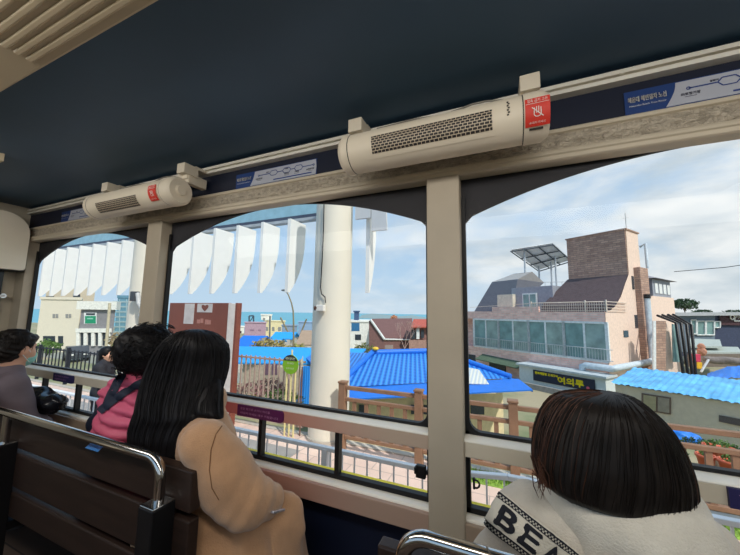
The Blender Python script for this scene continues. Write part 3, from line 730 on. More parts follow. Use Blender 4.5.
# hair lofted through sections given in the photograph's columns and rows at a distance from the camera
CR = V3((RT[0], RT[1], 0)); CF = V3((FW[0], FW[1], 0))
def hair_loft(root, secs, name, mat_, seed, n=72, ridge=.035, strands=260, shr=.93, smat=None, sfrac=.0, tilt=0, curl=0, sr=.0016, over=(1.0, 1.05), endvar=.03):
    rg = random.Random(seed); S_ = []
    for (y, xl, xr, d, ry) in secs:
        c = atD((xl+xr)/2, y, d); rx = (xr-xl)/2/FPX*d*shr; S_.append((c, rx, ry))
    # resample smoothly
    def samp(t):
        t = max(0, min(len(S_)-1.0001, t)); i = int(t); f = t-i
        g = lambda j: S_[max(0, min(len(S_)-1, j))]
        p0, p1, p2, p3 = g(i-1), g(i), g(i+1), g(i+2)
        def cr(a, b, c, d_): return b+(c-a)*.5*f+(a-b*2.5+c*2-d_*.5)*f*f+((b-c)*1.5+(d_-a)*.5)*f**3
        return cr(p0[0], p1[0], p2[0], p3[0]), max(.004, cr(p0[1], p1[1], p2[1], p3[1])), max(.004, cr(p0[2], p1[2], p2[2], p3[2]))
    def pt(t, th, sc=1.0):
        c, rx, ry = samp(t); fall = min(1, t/2.5)
        w = 1+ridge*fall*(mnoise.noise(V3((math.cos(th)*7, math.sin(th)*7, seed+t*.12)))+.5*mnoise.noise(V3((math.cos(th)*19, math.sin(th)*19, seed+t*.1))))
        w *= sc
        return c+CR*(rx*math.cos(th)*w)+CF*(ry*math.sin(th)*w)+V3((0, 0, tilt*fall*math.cos(th)*rx))
    m = MB(); rows = (len(secs)-1)*4+1; vs = []; fs = []
    for j in range(rows):
        for i in range(n): vs.append(pt(j/4, 2*PI*i/n))
    for j in range(rows-1):
        for i in range(n): fs.append((j*n+i, (j+1)*n+i, (j+1)*n+(i+1) % n, j*n+(i+1) % n))
    m.add(vs, fs, True); m.add([vs[i] for i in range(n)], [tuple(range(n))]); m.add(vs[-n:], [tuple(range(n-1, -1, -1))])
    hair = m.build(name, mat_, root)
    ms = [MB(), MB()]; T = len(secs)-1
    for q in range(strands):
        th = rg.uniform(0, 2*PI); t0 = rg.uniform(.2, T*.45); t1 = T*rg.uniform(.82, 1.0)+endvar*rg.uniform(-1, 6); sc0 = rg.uniform(*over); dth = rg.uniform(-.12, .12)
        pts = []
        for i in range(13):
            t = t0+(t1-t0)*i/12; p = pt(min(t, T-.001), th+dth*i/12+curl*math.sin(i*.9+q), sc0)
            if t > T: p = p+V3((0, 0, -(t-T)*.03))
            pts.append(p)
        edge = abs(math.cos(th))
        b = 1 if (smat is not None and rg.random() < sfrac*2.2*edge**5) else 0
        ms[b].tube(pts, [sr*(1.1-.8*i/12) for i in range(13)], 3, False)
    ms[0].build('hair_strands', mat_, hair)
    if smat is not None and ms[1].v: ms[1].build('hair_strands', smat, hair)
    return hair
def bvh_of(objs):
    vs = []; ps = []
    for o in objs:
        b = len(vs); mw = WM[o.name]; vs += [mw @ v.co for v in o.data.vertices]; ps += [[b+i for i in p.vertices] for p in o.data.polygons]
    return BVHTree.FromPolygons(vs, ps)
CAMP = V3((0, 0, CZ))
def hit(bv, x, y, off, dmax):
    d = V3(ray(x, y)).normalized(); r = bv.ray_cast(CAMP, d)
    if r[0] is None: return CAMP+d*dmax
    n = r[1] if r[1].dot(d) < 0 else -r[1]
    return r[0]+n*off
def ribbon(bv, pl, width, off, dmax, thick=.004, name='strap', mat_=None, root=None):
    """a strap laid on a garment along a line of the photograph"""
    P_ = []
    for (a, b) in zip(pl, pl[1:]):
        L = max(2, int(math.hypot(b[0]-a[0], b[1]-a[1])/3))
        P_ += [(a[0]+(b[0]-a[0])*i/L, a[1]+(b[1]-a[1])*i/L) for i in range(L)]
    P_.append(pl[-1]); m = MB(); vs = []
    for i, (x, y) in enumerate(P_):
        a = P_[max(0, i-1)]; b = P_[min(len(P_)-1, i+1)]; L = math.hypot(b[0]-a[0], b[1]-a[1]); nx, ny = -(b[1]-a[1])/L, (b[0]-a[0])/L
        for sgn in (-1, -.4, .4, 1): vs.append(hit(bv, x+nx*width/2*sgn, y+ny*width/2*sgn, off+(thick if abs(sgn) < 1 else 0), dmax))
    m.add(vs, [(i*4+j, i*4+j+1, (i+1)*4+j+1, (i+1)*4+j) for i in range(len(P_)-1) for j in range(3)], True)
    return m.build(name, mat_, root)

# ---------------------------------------------------------------- woman in the camel coat
w3 = thing('person', 'person with long straight black hair in a camel coat, seated with back to us', 'person', (-1.17, .965, SEAT), -math.radians(22))
LW = lambda p: tuple(w2l(w3, p))
P = seated(lean=.02, head=(-.045, .02, .735), SR=(.215, -.035, .470), SL=(-.175, .01, .52), ER=LW(atD(245, 500, 1.13)), WR=LW(atD(259, 500, 1.165)),
           EL=(-.20, .12, .26), WL=(-.04, .20, .17), KR=LW((-.855, 1.11, .668)), KL=LW((-.99, 1.14, .655)), AR=LW((-.84, 1.17, .20)), AL=LW((-.99, 1.20, .20)), TR=LW((-.79, 1.24, .155)), TL=LW((-.97, 1.27, .155)),
           HR=(.09, .02, .09), HL=(-.09, .02, .09), hy=math.radians(-42), DR=tuple(w2l(w3, (-1.17+.15, .965+.85, SEAT-.45))), UR=(0, 0, 1))
body(w3, P)
def wool(name, c):
    m = pm(name, c, rough=.95, var=.10, scale=14, bump=.35, bscale=220, spec=.1); b = m.node_tree.nodes['Principled BSDF']
    b.inputs['Sheen Weight'].default_value = .35; b.inputs['Sheen Roughness'].default_value = .6; return m
camel = wool('camel_wool', S(192, 148, 110))
lo, hi = bounds_of(P, .26); lo[2] = -.36
s = SDF(lo, hi, .0095); P_body = dict(P); P_body['SR'] = tuple(V3(P['SR'])+V3((-.03, 0, 0))); P_body['ER'] = P_body['SR']; P_body['WR'] = P_body['SR']; top(s, P_body, .030, arm=(.066, .066, .056))
s.cap(P['HR'], P['KR'], .115, .095, k=.06); s.cap(P['HL'], P['KL'], .115, .095, k=.06)
for q, dx in (('KR', .0), ('KL', .0)): a = V3(P[q]); s.cap(a, a+V3((.01, .03, -.22)), .092, .10, k=.05)
s.cap(V3(P['HR'])+V3((.06, .02, -.02)), V3(P['KR'])+V3((.03, -.06, -.10)), .07, .08, k=.05)
s.cap(V3((.0, -.06, .10)), V3((.12, -.02, .04)), .13, .11, k=.05)
# sleeve cuff and elbow creases, drapery below the waist
ER_, WR_ = V3(P['ER']), V3(P['WR']); ax_ = (WR_-ER_).normalized()
def folds(x, y, z):
    e = (x-ER_.x)*ax_.x+(y-ER_.y)*ax_.y+(z-ER_.z)*ax_.z; near = np.exp(-((x-ER_.x)**2+(y-ER_.y)**2+(z-ER_.z)**2)/.018)
    low = np.clip((.30-z)/.25, 0, 1)
    return 0*near+.030*low*(np.abs(np.sin(x*26+z*9+y*17))-.5)*np.clip(1.2-abs(y)*.8, .2, 1)+.006*np.clip(y/.2, 0, 1)*np.sin(x*52-y*22+z*14)+.007*np.sin(x*15+z*21+1.0)*np.sin(z*17+y*13)+.004*np.sin(x*33-z*41)*np.sin(y*29+z*12)+.008*np.exp(-((x-.17)**2+(y+.03)**2+(z-.36)**2)/.012)*np.sin((x+z)*70)
s.warp(folds)
coat = s.mesh(2).build('coat', camel, w3, local=True)
lo, hi = bounds_of(P, .2); s = SDF(lo, hi, .009); a_, b_, c_ = V3(P['SR'])+V3((-.012, 0, -.012)), V3(P['ER']), V3(P['WR'])
a_ = V3(P['SR'])+V3((-.022, 0, .0))
s.cap(a_, b_, .086, .082, k=.02); s.cap(b_, c_+(c_-b_).normalized()*.035, .080, .064, k=.05); s.ell(tuple(a_.lerp(b_, .55)+V3((0, -.01, 0))), (.088, .09, .12), .05)
def sleeve_folds(x, y, z):
    e = (x-b_.x)*ax_.x+(y-b_.y)*ax_.y+(z-b_.z)*ax_.z; r2 = (x-b_.x)**2+(y-b_.y)**2+(z-b_.z)**2
    return .0055*np.exp(-r2/.010)*np.sin(e*95+x*14-z*20)+.004*np.exp(-((e-.17)/.05)**2)*np.sin(e*120+z*30)+.003*np.sin(x*24+z*31)*np.sin(z*15+y*22)
s.warp(sleeve_folds); slv = s.mesh(2).build('right_sleeve', camel, coat, local=True)
lo, hi = bounds_of(P, .2); s = SDF(lo, hi, .009); nk_ = V3(P['neck']); s.cap(nk_+V3((-.03, -.015, .03)), nk_+V3((.05, .005, .02)), .062, .062, k=.04); s.cap(nk_+V3((.05, .005, .02)), nk_+V3((.10, -.02, -.045)), .062, .05, k=.04); s.mesh(2).build('collar', camel, coat, local=True)
# shoulder seam
bvc = bvh_of([coat, slv])
ribbon(bvc, [(224, 423), (216, 434), (211, 450), (209.5, 470), (212, 488), (219, 500)], 1.1, .0006, 1.2, .0003, 'sleeve_seam', mt('camel_seam', S(120, 84, 54), rough=.9), coat)
trousers(w3, P, mt('dark_trousers', S(50, 60, 92), rough=.8)); shoes(w3, P, mt('dark_shoes', S(40, 36, 36)))
hair_loft(w3, [(329.3, 190, 200, 1.34, .018), (331.5, 181, 210, 1.34, .055), (336, 172, 218.5, 1.34, .085), (345, 162.5, 226, 1.34, .108), (358, 154, 227.5, 1.34, .115), (374, 147.5, 226, 1.32, .114), (390, 142.5, 221, 1.285, .106), (403, 139, 217, 1.25, .092), (413, 136.5, 214, 1.22, .076), (423, 132, 206, 1.20, .06), (436, 128.5, 199, 1.18, .05), (449, 131, 193, 1.165, .04), (458, 141, 187, 1.155, .028)],
          'hair', hairK, 3, strands=420, shr=.95, ridge=.05)
# right hand lock over the collar
hair_loft(w3, [(376, 208, 216, 1.285, .008), (382, 202, 222, 1.275, .03), (392, 198, 223, 1.25, .042), (402, 195, 222.5, 1.225, .05), (410, 194, 223, 1.205, .048), (415, 198, 223.5, 1.195, .035), (418, 206, 223.5, 1.19, .018)], 'hair_lock', hairK, 4, n=32, strands=80, shr=.95, sr=.0013)
ph = thing('phone', 'silver edged phone held at the lap of the person in camel', 'phone', tuple(atD(271, 508, 1.15)))
a, b = atD(266, 510.5, 1.13), atD(278, 508, 1.20); MB().bar(a, b, .066, .009, (0, .3, 1)).build('case', mt('phone_silver', S(206, 206, 214), rough=.25, metal=.6), ph, bevel=.003)

# ---------------------------------------------------------------- person in the pink quilted vest
w2 = thing('person', 'person with curly black hair in a pink quilted jacket with dark shoulder straps', 'person', (-1.64, .98, SEAT), -math.radians(8))
P = seated(lean=.03, head=(.0, .03, .735), hy=math.radians(-8)); body(w2, P)
pinkV = pm('pink_quilted_nylon', S(206, 92, 122), rough=.5, var=.12, scale=5, bump=.15, bscale=30)
lo, hi = bounds_of(P, .26); lo[2] = -.05; s = SDF(lo, hi, .0095); top(s, P, .040, arm=(.082, .074, .06))
s.cap(V3(P['neck'])+V3((0, 0, -.03)), V3(P['neck'])+V3((0, .01, .045)), .082, .074, k=.02)
s.warp(lambda x, y, z: -.021*np.abs(np.sin((z+.02*np.sin(x*9))*PI/.05))+.008+.002*np.sin(x*40)*np.sin(z*50))
vest = s.mesh(1).build('quilted_jacket', pinkV, w2, local=True)
trousers(w2, P, mt('charcoal_trousers', S(50, 50, 56), rough=.8)); shoes(w2, P, mt('dark_shoes', (0, 0, 0)))
HCw = WM[w2.name] @ V3(P['head'])
hc = atD(151, 349, 1.56)
def to(root, p): return w2l(root, p)
hl_ = to(w2, hc); s = SDF([hl_[i]-.22 for i in range(3)], [hl_[i]+.22 for i in range(3)], .007)
s.ell(tuple(hl_+V3((0, -.005, .012))), (.114, .12, .102), .04); s.ell(tuple(hl_+V3((0, -.03, -.055))), (.116, .095, .07), .04)
s.ell(tuple(hl_+V3((0, .135, -.05))), (.055, .08, .085), .03, 's')
rr = rng.normal(size=(60, 3)); rr /= np.linalg.norm(rr, axis=1)[:, None]
for v in rr:
    if v[1] < .35 and v[2] > -.75: p = hl_+V3((v[0]*.114, v[1]*.112, v[2]*.100+.0)); s.ell(tuple(p), (.024, .024, .024), .012)
s.ell(tuple(V3(P['head'])+V3((0, -.022, .022))), (.094, .112, .112), .02); s.ell(tuple(hl_+V3((0, .14, -.05))), (.055, .07, .085), .03, 's'); s.warp(lambda x, y, z: .006*np.sin(x*95+z*40)*np.sin(z*90+y*50)*np.sin(y*85))
hair2 = s.mesh(1).build('hair', hairK, w2, local=True)
m = MB(); rg = random.Random(9)
for q in range(760):
    v = V3((rg.gauss(0, 1), rg.gauss(0, 1), rg.gauss(0, 1))).normalized()
    if v.y > .45 or v.z < -.8: continue
    b = hl_+V3((v.x*.114, v.y*.114, v.z*.103)); t = v.orthogonal().normalized(); u_ = v.cross(t); r0 = rg.uniform(.008, .017); ph_ = rg.uniform(0, 6)
    m.tube([b+v*(.004+.030*(q%5)/4+.014*i/8)+(t*math.cos(ph_+i*.9)+u_*math.sin(ph_+i*.9))*r0+V3((0, 0, -.002*i)) for i in range(9)], .0018, 3, False)
m.build('curls', hairK, hair2, local=True)
bv2 = bvh_of([vest]); navyS = mt('navy_webbing', S(24, 32, 52), rough=.7)
bp_ = thing('backpack', 'small dark navy backpack on the back of the person in pink', 'bag', tuple(atD(100, 415, 1.62)))
ribbon(bv2, [(123, 374), (117, 384), (111, 396), (106, 408)], 8.5, .004, 1.55, .006, 'strap', navyS, bp_)
ribbon(bv2, [(147, 381), (136, 386), (122, 395), (110, 404), (100, 412)], 7.5, .006, 1.55, .006, 'strap', navyS, bp_)
q = atD(102, 418, 1.58); s = SDF([q[i]-.25 for i in range(3)], [q[i]+.25 for i in range(3)], .009)
s.ell(tuple(q+V3((-.01, .03, -.03))), (.085, .07, .10), .04); s.ell(tuple(q+V3((.06, .01, -.06))), (.06, .05, .10), .04); s.ell(tuple(q+V3((-.05, .03, -.05))), (.06, .06, .06), .03); s.warp(lambda x, y, z: .006*np.sin(x*40+z*30)*np.sin(z*35))
s.mesh(2).build('bag_body', mt('navy_nylon', S(22, 30, 48), rough=.5, var=.2), bp_)

# ---------------------------------------------------------------- person at the far left with a mask
w1 = thing('person', 'person with short dark hair and pale green face mask in a mauve-grey jacket', 'person', (-3.02, .98, SEAT-.06), -math.radians(12))
P = seated(lean=.05, head=(0, .045, .735), hy=math.radians(-30), hp=.10, WL=(-.10, .20, .22), WR=(.10, .20, .22)); H = body(w1, P)
lo, hi = bounds_of(P, .26); lo[2] = -.05; s = SDF(lo, hi, .010); top(s, P, .038, arm=(.085, .076, .06)); s.cap(V3(P['neck'])+V3((0, .0, -.02)), V3(P['neck'])+V3((0, .01, .03)), .078, .072, k=.02)
s.warp(lambda x, y, z: .006*np.sin(x*22+z*17)*np.sin(z*26+y*14)); s.mesh(2).build('jacket', mt('mauve_grey_jacket', S(104, 92, 98), rough=.7, var=.12), w1, local=True)
trousers(w1, P, mt('charcoal_trousers', (0, 0, 0))); shoes(w1, P, mt('dark_shoes', (0, 0, 0)))
hc = V3(P['head']); s = SDF([hc[i]-.2 for i in range(3)], [hc[i]+.2 for i in range(3)], .006)
s.ell(tuple(H(0, -.022, .042)), (.090, .100, .094), .02); s.ell(tuple(H(0, -.05, -.015)), (.082, .068, .075), .03); s.ell(tuple(H(0, .075, .075)), (.062, .035, .028), .03)
s.ell(tuple(H(0, .105, -.02)), (.085, .065, .085), .02, 's')
for sx in (-1, 1): s.ell(tuple(H(sx*.088, .01, -.03)), (.03, .035, .045), .01, 's')
s.warp(lambda x, y, z: .005*np.sin(x*70+z*120)*np.sin(y*80+z*60)+.003*np.sin(x*150)*np.sin(z*140))
h1 = s.mesh(1).build('hair', hairB, w1, local=True); m = MB(); rg = random.Random(4)
for q in range(380):
    v = V3((rg.gauss(0, 1), rg.gauss(0, 1), rg.gauss(0, 1))).normalized()
    if v.z < -.25 or (v.y > .5 and v.z < .35): continue
    b = H(v.x*.088, -.022+v.y*.098, .042+v.z*.092); e = H(v.x*.098+.01*rg.uniform(-1, 1), -.022+v.y*.112, .042+v.z*.090-.035); mm = (b+e)/2+(b-hc)*.08
    m.tube([b, mm, e], [.0022, .0018, .0006], 3, False)
m.build('hair_strands', hairB, h1, local=True)
s = SDF([hc[i]-.2 for i in range(3)], [hc[i]+.2 for i in range(3)], .005); s.ell(tuple(H(0, .052, -.058)), (.066, .064, .058), .01); s.ell(tuple(H(0, .100, -.040)), (.022, .022, .026), .03)
s.cut(lambda X, Y, Z: -((X-hc.x)*math.sin(P['hy'])+(Y-hc.y)*math.cos(P['hy'])-.028)); s.warp(lambda x, y, z: .0015*np.sin(z*260))
mk = s.mesh(1).build('face_mask', mt('mask_green', S(150, 206, 192), rough=.8, var=.04), w1, local=True)
m = MB(); m.tube([H(.063, .052, -.035), H(.078, .02, -.005), H(.082, -.012, .012)], .0022, 5); m.tube([H(.060, .05, -.085), H(.075, .015, -.06), H(.082, -.014, -.035)], .0022, 5); m.build('ear_loop', mt('loop_white', S(230, 232, 230)), mk, local=True)
q = atY(45, 400, 1.17); s = SDF([q.x-.4, q.y-.25, q.z-.25], [q.x+.4, q.y+.25, q.z+.25], .010)
s.ell((q.x-.02, q.y, q.z-.02), (.16, .085, .075), .03); s.ell((q.x-.10, q.y-.01, q.z+.03), (.08, .07, .05), .03); s.ell((q.x+.1, q.y, q.z-.01), (.09, .07, .05), .03)
s.warp(lambda x, y, z: .011*np.sin(x*38+z*42)*np.sin(z*50+y*25+x*14))
bg_ = s.mesh(1).build('bag', mt('glossy_black_nylon', S(26, 27, 32), rough=.22, var=.2), None); tag(bg_, 'glossy black crumpled bag on the lap beside the left window', 'bag')

# ---------------------------------------------------------------- woman in the cream hoodie, front right
w4 = thing('person', 'person with a dark brown bob in a cream hooded cardigan, nearest to us', 'person', (.232, .985, SEAT-.035), math.radians(6))
P = seated(lean=.03, k=.94, head=(.0, .02, .648), SL=(-.182, .0, .455), SR=(.155, .0, .448), EL=(-.25, .10, .26), ER=(.25, .10, .26), hp=.15); body(w4, P, k=.97)
lo, hi = bounds_of(P, .28); lo[2] = -.06; s = SDF(lo, hi, .0095); top(s, P, .042, arm=(.09, .08, .066))
s.warp(lambda x, y, z: .006*np.sin(x*25+z*14)*np.sin(z*20+x*9)+.0022*np.sin(x*90)*np.sin(z*80))
knit = wool('cream_knit', S(198, 190, 176)); cardi = s.mesh(2).build('cardigan', knit, w4, local=True)
lo, hi = bounds_of(P, .28); s = SDF(lo, hi, .0095); nk = V3(P['neck'])
s.cap(nk+V3((-.075, -.01, .00)), nk+V3((.10, -.01, -.005)), .085, .085, k=.05); s.ell(tuple(nk+V3((.045, -.105, -.055))), (.140, .062, .12), .05); s.ell(tuple(nk+V3((.0, -.02, -.0))), (.12, .11, .065), .04)
s.cap(nk+V3((-.10, .05, -.03)), nk+V3((-.06, .10, -.10)), .045, .03, k=.05); s.cap(nk+V3((.10, .05, -.03)), nk+V3((.06, .10, -.10)), .045, .03, k=.05)
s.warp(lambda x, y, z: .007*np.sin(x*30+z*26)*np.sin(z*22-x*12))
hood = s.mesh(2).build('hood', wool('hood_fleece', S(206, 200, 186)), w4, local=True)
trousers(w4, P, mt('charcoal_trousers', (0, 0, 0)), k=.94); shoes(w4, P, mt('dark_shoes', (0, 0, 0)))
hair_loft(w4, [(392.8, 601, 620, .78, .014), (394.2, 589, 632, .78, .045), (399, 570, 643, .78, .08), (408, 554, 656, .78, .108), (421, 543, 667, .78, .125), (439, 534.5, 677, .775, .132), (457, 530, 684, .765, .132), (474, 528, 689, .755, .122), (487, 530, 691, .745, .108), (498, 537, 691, .735, .09), (507, 552, 686, .73, .06)],
          'hair', hairB, 8, strands=520, shr=.885, ridge=.022, tilt=-.17, smat=hairR, sfrac=.30, sr=.0011, over=(.985, 1.025))
ml = [MB(), MB()]; rg = random.Random(2)
for i in range(34):   # loose ends at both sides
    m = ml[i//17]
    if i < 17: x0, y0, x1, y1 = 533+rg.uniform(-3, 10), 455+rg.uniform(0, 20), 541+rg.uniform(-8, 14), 488+rg.uniform(-6, 12)
    else: x0, y0, x1, y1 = 690+rg.uniform(-8, 2), 462+rg.uniform(0, 20), 690+rg.uniform(-10, 12), 514+rg.uniform(-10, 12)
    a, c_ = atD(x0, y0, .71), atD(x1, y1, .70); b = (a+c_)/2+CR*rg.uniform(-.012, .012); m.tube([a, a.lerp(b, .6), b, b.lerp(c_, .6), c_], [.0014, .0013, .0012, .001, .0004], 3, False)
for m in ml: m.build('loose_strands', hairR, w4)
bv4 = bvh_of([cardi, hood]); inkM = mt('knit_black', S(30, 32, 40), rough=.9); bandM = wool('band_cream', S(214, 208, 192))
# lettered knit band over the left shoulder
bo = V3((504.5, 495.5, 0)); bu = V3((66, 50.5, 0)); bvv = V3((-20, 36, 0))*.80
def bpx(u_, v_): p = bo+bu*u_+bvv*v_; return p.x, p.y
def band(u0, u1, v0, v1, nu, nv, off, name, mat_, par):
    m = MB(); vs = [hit(bv4, *bpx(u0+(u1-u0)*i/nu, v0+(v1-v0)*j/nv), off, .78) for j in range(nv+1) for i in range(nu+1)]
    m.add(vs, [(j*(nu+1)+i, j*(nu+1)+i+1, (j+1)*(nu+1)+i+1, (j+1)*(nu+1)+i) for j in range(nv) for i in range(nu)], True); return m.build(name, mat_, par)
kb = band(-.04, 1.25, -.02, 1.04, 40, 14, .008, 'knit_band', bandM, w4)
for v0 in (.02, .88):
    band(-.04, 1.25, v0, v0+.045, 40, 2, .0095, 'border_line', inkM, kb); 
    band(-.04, 1.25, v0+.135, v0+.16, 40, 2, .0095, 'border_line', inkM, kb)
    m = MB()
    for i in range(56):
        for j in range(2):
            if (i+j) % 2: continue
            u0 = -.04+1.29*i/56; u1 = u0+1.29/56; q0 = v0+.045+.045*j
            m.add([hit(bv4, *bpx(a_, b_), .0096, .78) for a_, b_ in ((u0, q0), (u1, q0), (u1, q0+.045), (u0, q0+.045))], [(0, 1, 2, 3)])
    m.build('border_check', inkM, kb)
for ch_, uc in (('B', .20), ('E', .52), ('A', .84)):
    vs, fs = text_geo(ch_); hgt = max(p.y for p in vs)-min(p.y for p in vs); wd_ = max(p.x for p in vs)-min(p.x for p in vs)
    cx = (max(p.x for p in vs)+min(p.x for p in vs))/2; cy = (max(p.y for p in vs)+min(p.y for p in vs))/2; m = MB()
    for dx, dy in ((0, 0), (.012, 0), (-.012, 0), (0, .03), (0, -.03)):
        m.add([hit(bv4, *bpx(uc+(p.x-cx)/wd_*.235+dx, .525-(p.y-cy)/hgt*.54+dy), .0100, .78) for p in vs], fs)
    m.build('letter', inkM, kb)

# ---------------------------------------------------------------- person standing outside behind the left window
w5 = thing('person', 'person in dark clothes standing on the platform beyond the left window', 'person', (-5.74, 2.95, PZ), -math.radians(48))
h0 = 1.35/1.35
P = dict(pelvis=(0, 0, .82), chest=(0, .0, 1.12), neck=(0, 0, 1.27), head=(0, .03, 1.40), hy=math.radians(20), SL=(-.15, 0, 1.22), SR=(.15, 0, 1.22), EL=(-.22, .02, .97), ER=(.20, .08, .99), WL=(-.20, .12, .78), WR=(.10, .28, 1.02),
         HL=(-.08, 0, .78), HR=(.08, 0, .78), KL=(-.09, .02, .43), KR=(.09, .02, .43), AL=(-.09, 0, .07), AR=(.09, 0, .07), TL=(-.10, .12, .035), TR=(.10, .12, .035))
P['pts'] = [P[q] for q in ('pelvis', 'chest', 'neck', 'SL', 'SR', 'EL', 'ER', 'WL', 'WR', 'HL', 'HR', 'KL', 'KR', 'AL', 'AR', 'TL', 'TR')]
H = body(w5, P, h=.0085, k=.93)
lo, hi = bounds_of(P, .22); lo[2] = .6; s = SDF(lo, hi, .011); top(s, P, .03, arm=(.07, .062, .05), k=.93); s.warp(lambda x, y, z: .005*np.sin(x*25+z*20)*np.sin(z*22)); s.mesh(2).build('jacket', mt('black_jacket', S(44, 44, 50), rough=.8), w5, local=True)
trousers(w5, P, mt('charcoal_trousers', (0, 0, 0)), k=.93); shoes(w5, P, mt('dark_shoes', (0, 0, 0)), k=.93)
hc = V3(P['head']); s = SDF([hc[i]-.25 for i in range(3)], [hc[i]+.22 for i in range(3)], .008); s.ell(tuple(H(0, -.025, .035)), (.09, .10, .095), .02); s.ell(tuple(H(0, -.07, -.06)), (.085, .055, .11), .03); s.ell(tuple(H(0, .11, -.03)), (.07, .07, .09), .02, 's')
s.warp(lambda x, y, z: .004*np.sin(x*80)*np.sin(z*60)); s.mesh(1).build('hair', hairK, w5, local=True)
kb5 = thing('tote_bag', 'khaki tote bag held by the person outside the left window', 'bag', (-5.5, 2.95, .2))
q = WM[w5.name] @ V3((.12, .32, .92)); s = SDF([q[i]-.25 for i in range(3)], [q[i]+.25 for i in range(3)], .012); s.ell(tuple(q+V3((0, 0, -.03))), (.12, .08, .14), .03); s.warp(lambda x, y, z: .006*np.sin(x*40)*np.sin(z*30)); s.mesh(1).build('bag_body', mt('khaki_canvas', S(150, 150, 104), rough=.9), kb5)
# ================================================================== OUTSIDE
PZ = -.60
# ground with a slope down from the platform towards the sea
def gz(Y): 
    t = min(1, max(0, (Y-5.0)/4.5)); t = t*t*(3-2*t); a = -1.0-2.5*t
    q = min(1, max(0, (Y-55)/50)); return a-9.5*q
def ground_mat():
    m, nt, b = _mat('village_ground'); tc = nt.nodes.new('ShaderNodeTexCoord')
    n1 = nt.nodes.new('ShaderNodeTexNoise'); n1.inputs['Scale'].default_value = .35; n1.inputs['Detail'].default_value = 6; nt.links.new(tc.outputs['Object'], n1.inputs['Vector'])
    r = nt.nodes.new('ShaderNodeValToRGB'); nt.links.new(n1.outputs[0], r.inputs[0])
    e = r.color_ramp.elements; e[0].position = .35; e[0].color = (*S(120, 128, 92), 1); e[1].position = .6; e[1].color = (*S(172, 158, 128), 1)
    x = r.color_ramp.elements.new(.5); x.color = (*S(150, 146, 112), 1)
    nt.links.new(r.outputs[0], b.inputs['Base Color']); b.inputs['Roughness'].default_value = .9
    return m
m = MB(); xs = [-260, -120, -60, -40, -25, -15, -10, -5, 0, 5, 10, 15, 25, 40, 60, 120, 260]; ys = [4.7, 5, 5.6, 6.3, 7, 8, 9, 9.6, 12, 20, 35, 55, 70, 90, 106]
vs = [(x, y, gz(y)) for y in ys for x in xs]; nx = len(xs)
m.add(vs, [(j*nx+i, j*nx+i+1, (j+1)*nx+i+1, (j+1)*nx+i) for j in range(len(ys)-1) for i in range(nx-1)], True)
struct(m.build('ground', ground_mat()))
# sea
def sea_mat():
    m, nt, b = _mat('sea_water'); tc = nt.nodes.new('ShaderNodeTexCoord')
    mp = nt.nodes.new('ShaderNodeMapping'); mp.inputs['Scale'].default_value = (.002, .01, 1); nt.links.new(tc.outputs['Object'], mp.inputs[0])
    n = nt.nodes.new('ShaderNodeTexNoise'); n.inputs['Scale'].default_value = 2; n.inputs['Detail'].default_value = 4; nt.links.new(mp.outputs[0], n.inputs['Vector'])
    nt.links.new(mixrgb(nt, n.outputs[0], S(96, 158, 176), S(124, 180, 192)), b.inputs['Base Color']); b.inputs['Roughness'].default_value = .6; b.inputs['Specular IOR Level'].default_value = .2
    return m
m = MB(); m.quad((-9000, 100, -13.2), (9000, 100, -13.2), (9000, 14000, -13.2), (-9000, 14000, -13.2))
struct(m.build('sea', sea_mat()))
# platform paving
paveM = brickm('platform_pavers', S(232, 204, 186), S(220, 190, 174), S(190, 168, 154), 1, bw=.6, bh=.3, ms=.008, horiz=True, bump=.15, var=.3)
struct(MB().box((-16, 1.75, PZ-.3), (9, 4.72, PZ)).build('platform_paving', paveM))
struct(MB().box((-16, 4.70, PZ-.9), (9, 4.82, PZ+.02)).build('platform_edge', mt('concrete', S(186, 178, 166), rough=.85, var=.12, scale=4)))
struct(MB().box((-16, 3.3, PZ), (-2.9, 4.2, PZ+.004)).build('platform_grey_path', mt('grey_asphalt', S(158, 152, 146), rough=.9, var=.12, scale=5)))
struct(MB().box((-16, -3, PZ-.5), (9, 1.75, PZ-.3)).build('track_bed', mt('track_ballast', S(120, 112, 104), rough=.9, var=.3, scale=20)))

def leaves(name, mats, c, r, n, size, parent, seed, flat=1.0):
    rg = random.Random(seed); m = MB()
    c = Vector(c)
    for i in range(n):
        v = Vector((rg.gauss(0, 1), rg.gauss(0, 1), rg.gauss(0, 1))).normalized()
        q = rg.uniform(.55, 1.0)**.6
        w = .75+.25*mnoise.noise(v*2.3+Vector((seed, 0, 0)))*1.6
        p = c+Vector((v.x*r[0], v.y*r[1], v.z*r[2]))*q*w
        a = Vector((rg.uniform(-1, 1), rg.uniform(-1, 1), rg.uniform(-1, 1))).normalized(); b_ = a.orthogonal().normalized()
        s = size*rg.uniform(.5, 1.3); t = a.cross(b_)
        m.add([p-b_*s, p+t*s*.5, p+b_*s, p-t*s*.5], [(0, 1, 2, 3)])
    return m.build(name, mats, parent)
leafG = mt('leaf_green', S(96, 128, 62), rough=.7, var=.35, scale=3); leafD = mt('leaf_dark_green', S(60, 84, 52), rough=.7, var=.35, scale=3)
leafY = mt('leaf_dry', S(164, 148, 92), rough=.8, var=.3, scale=3); leafP = mt('leaf_mauve', S(140, 104, 104), rough=.8, var=.3, scale=3)
barkM = mt('bark', S(96, 82, 70), rough=.9)
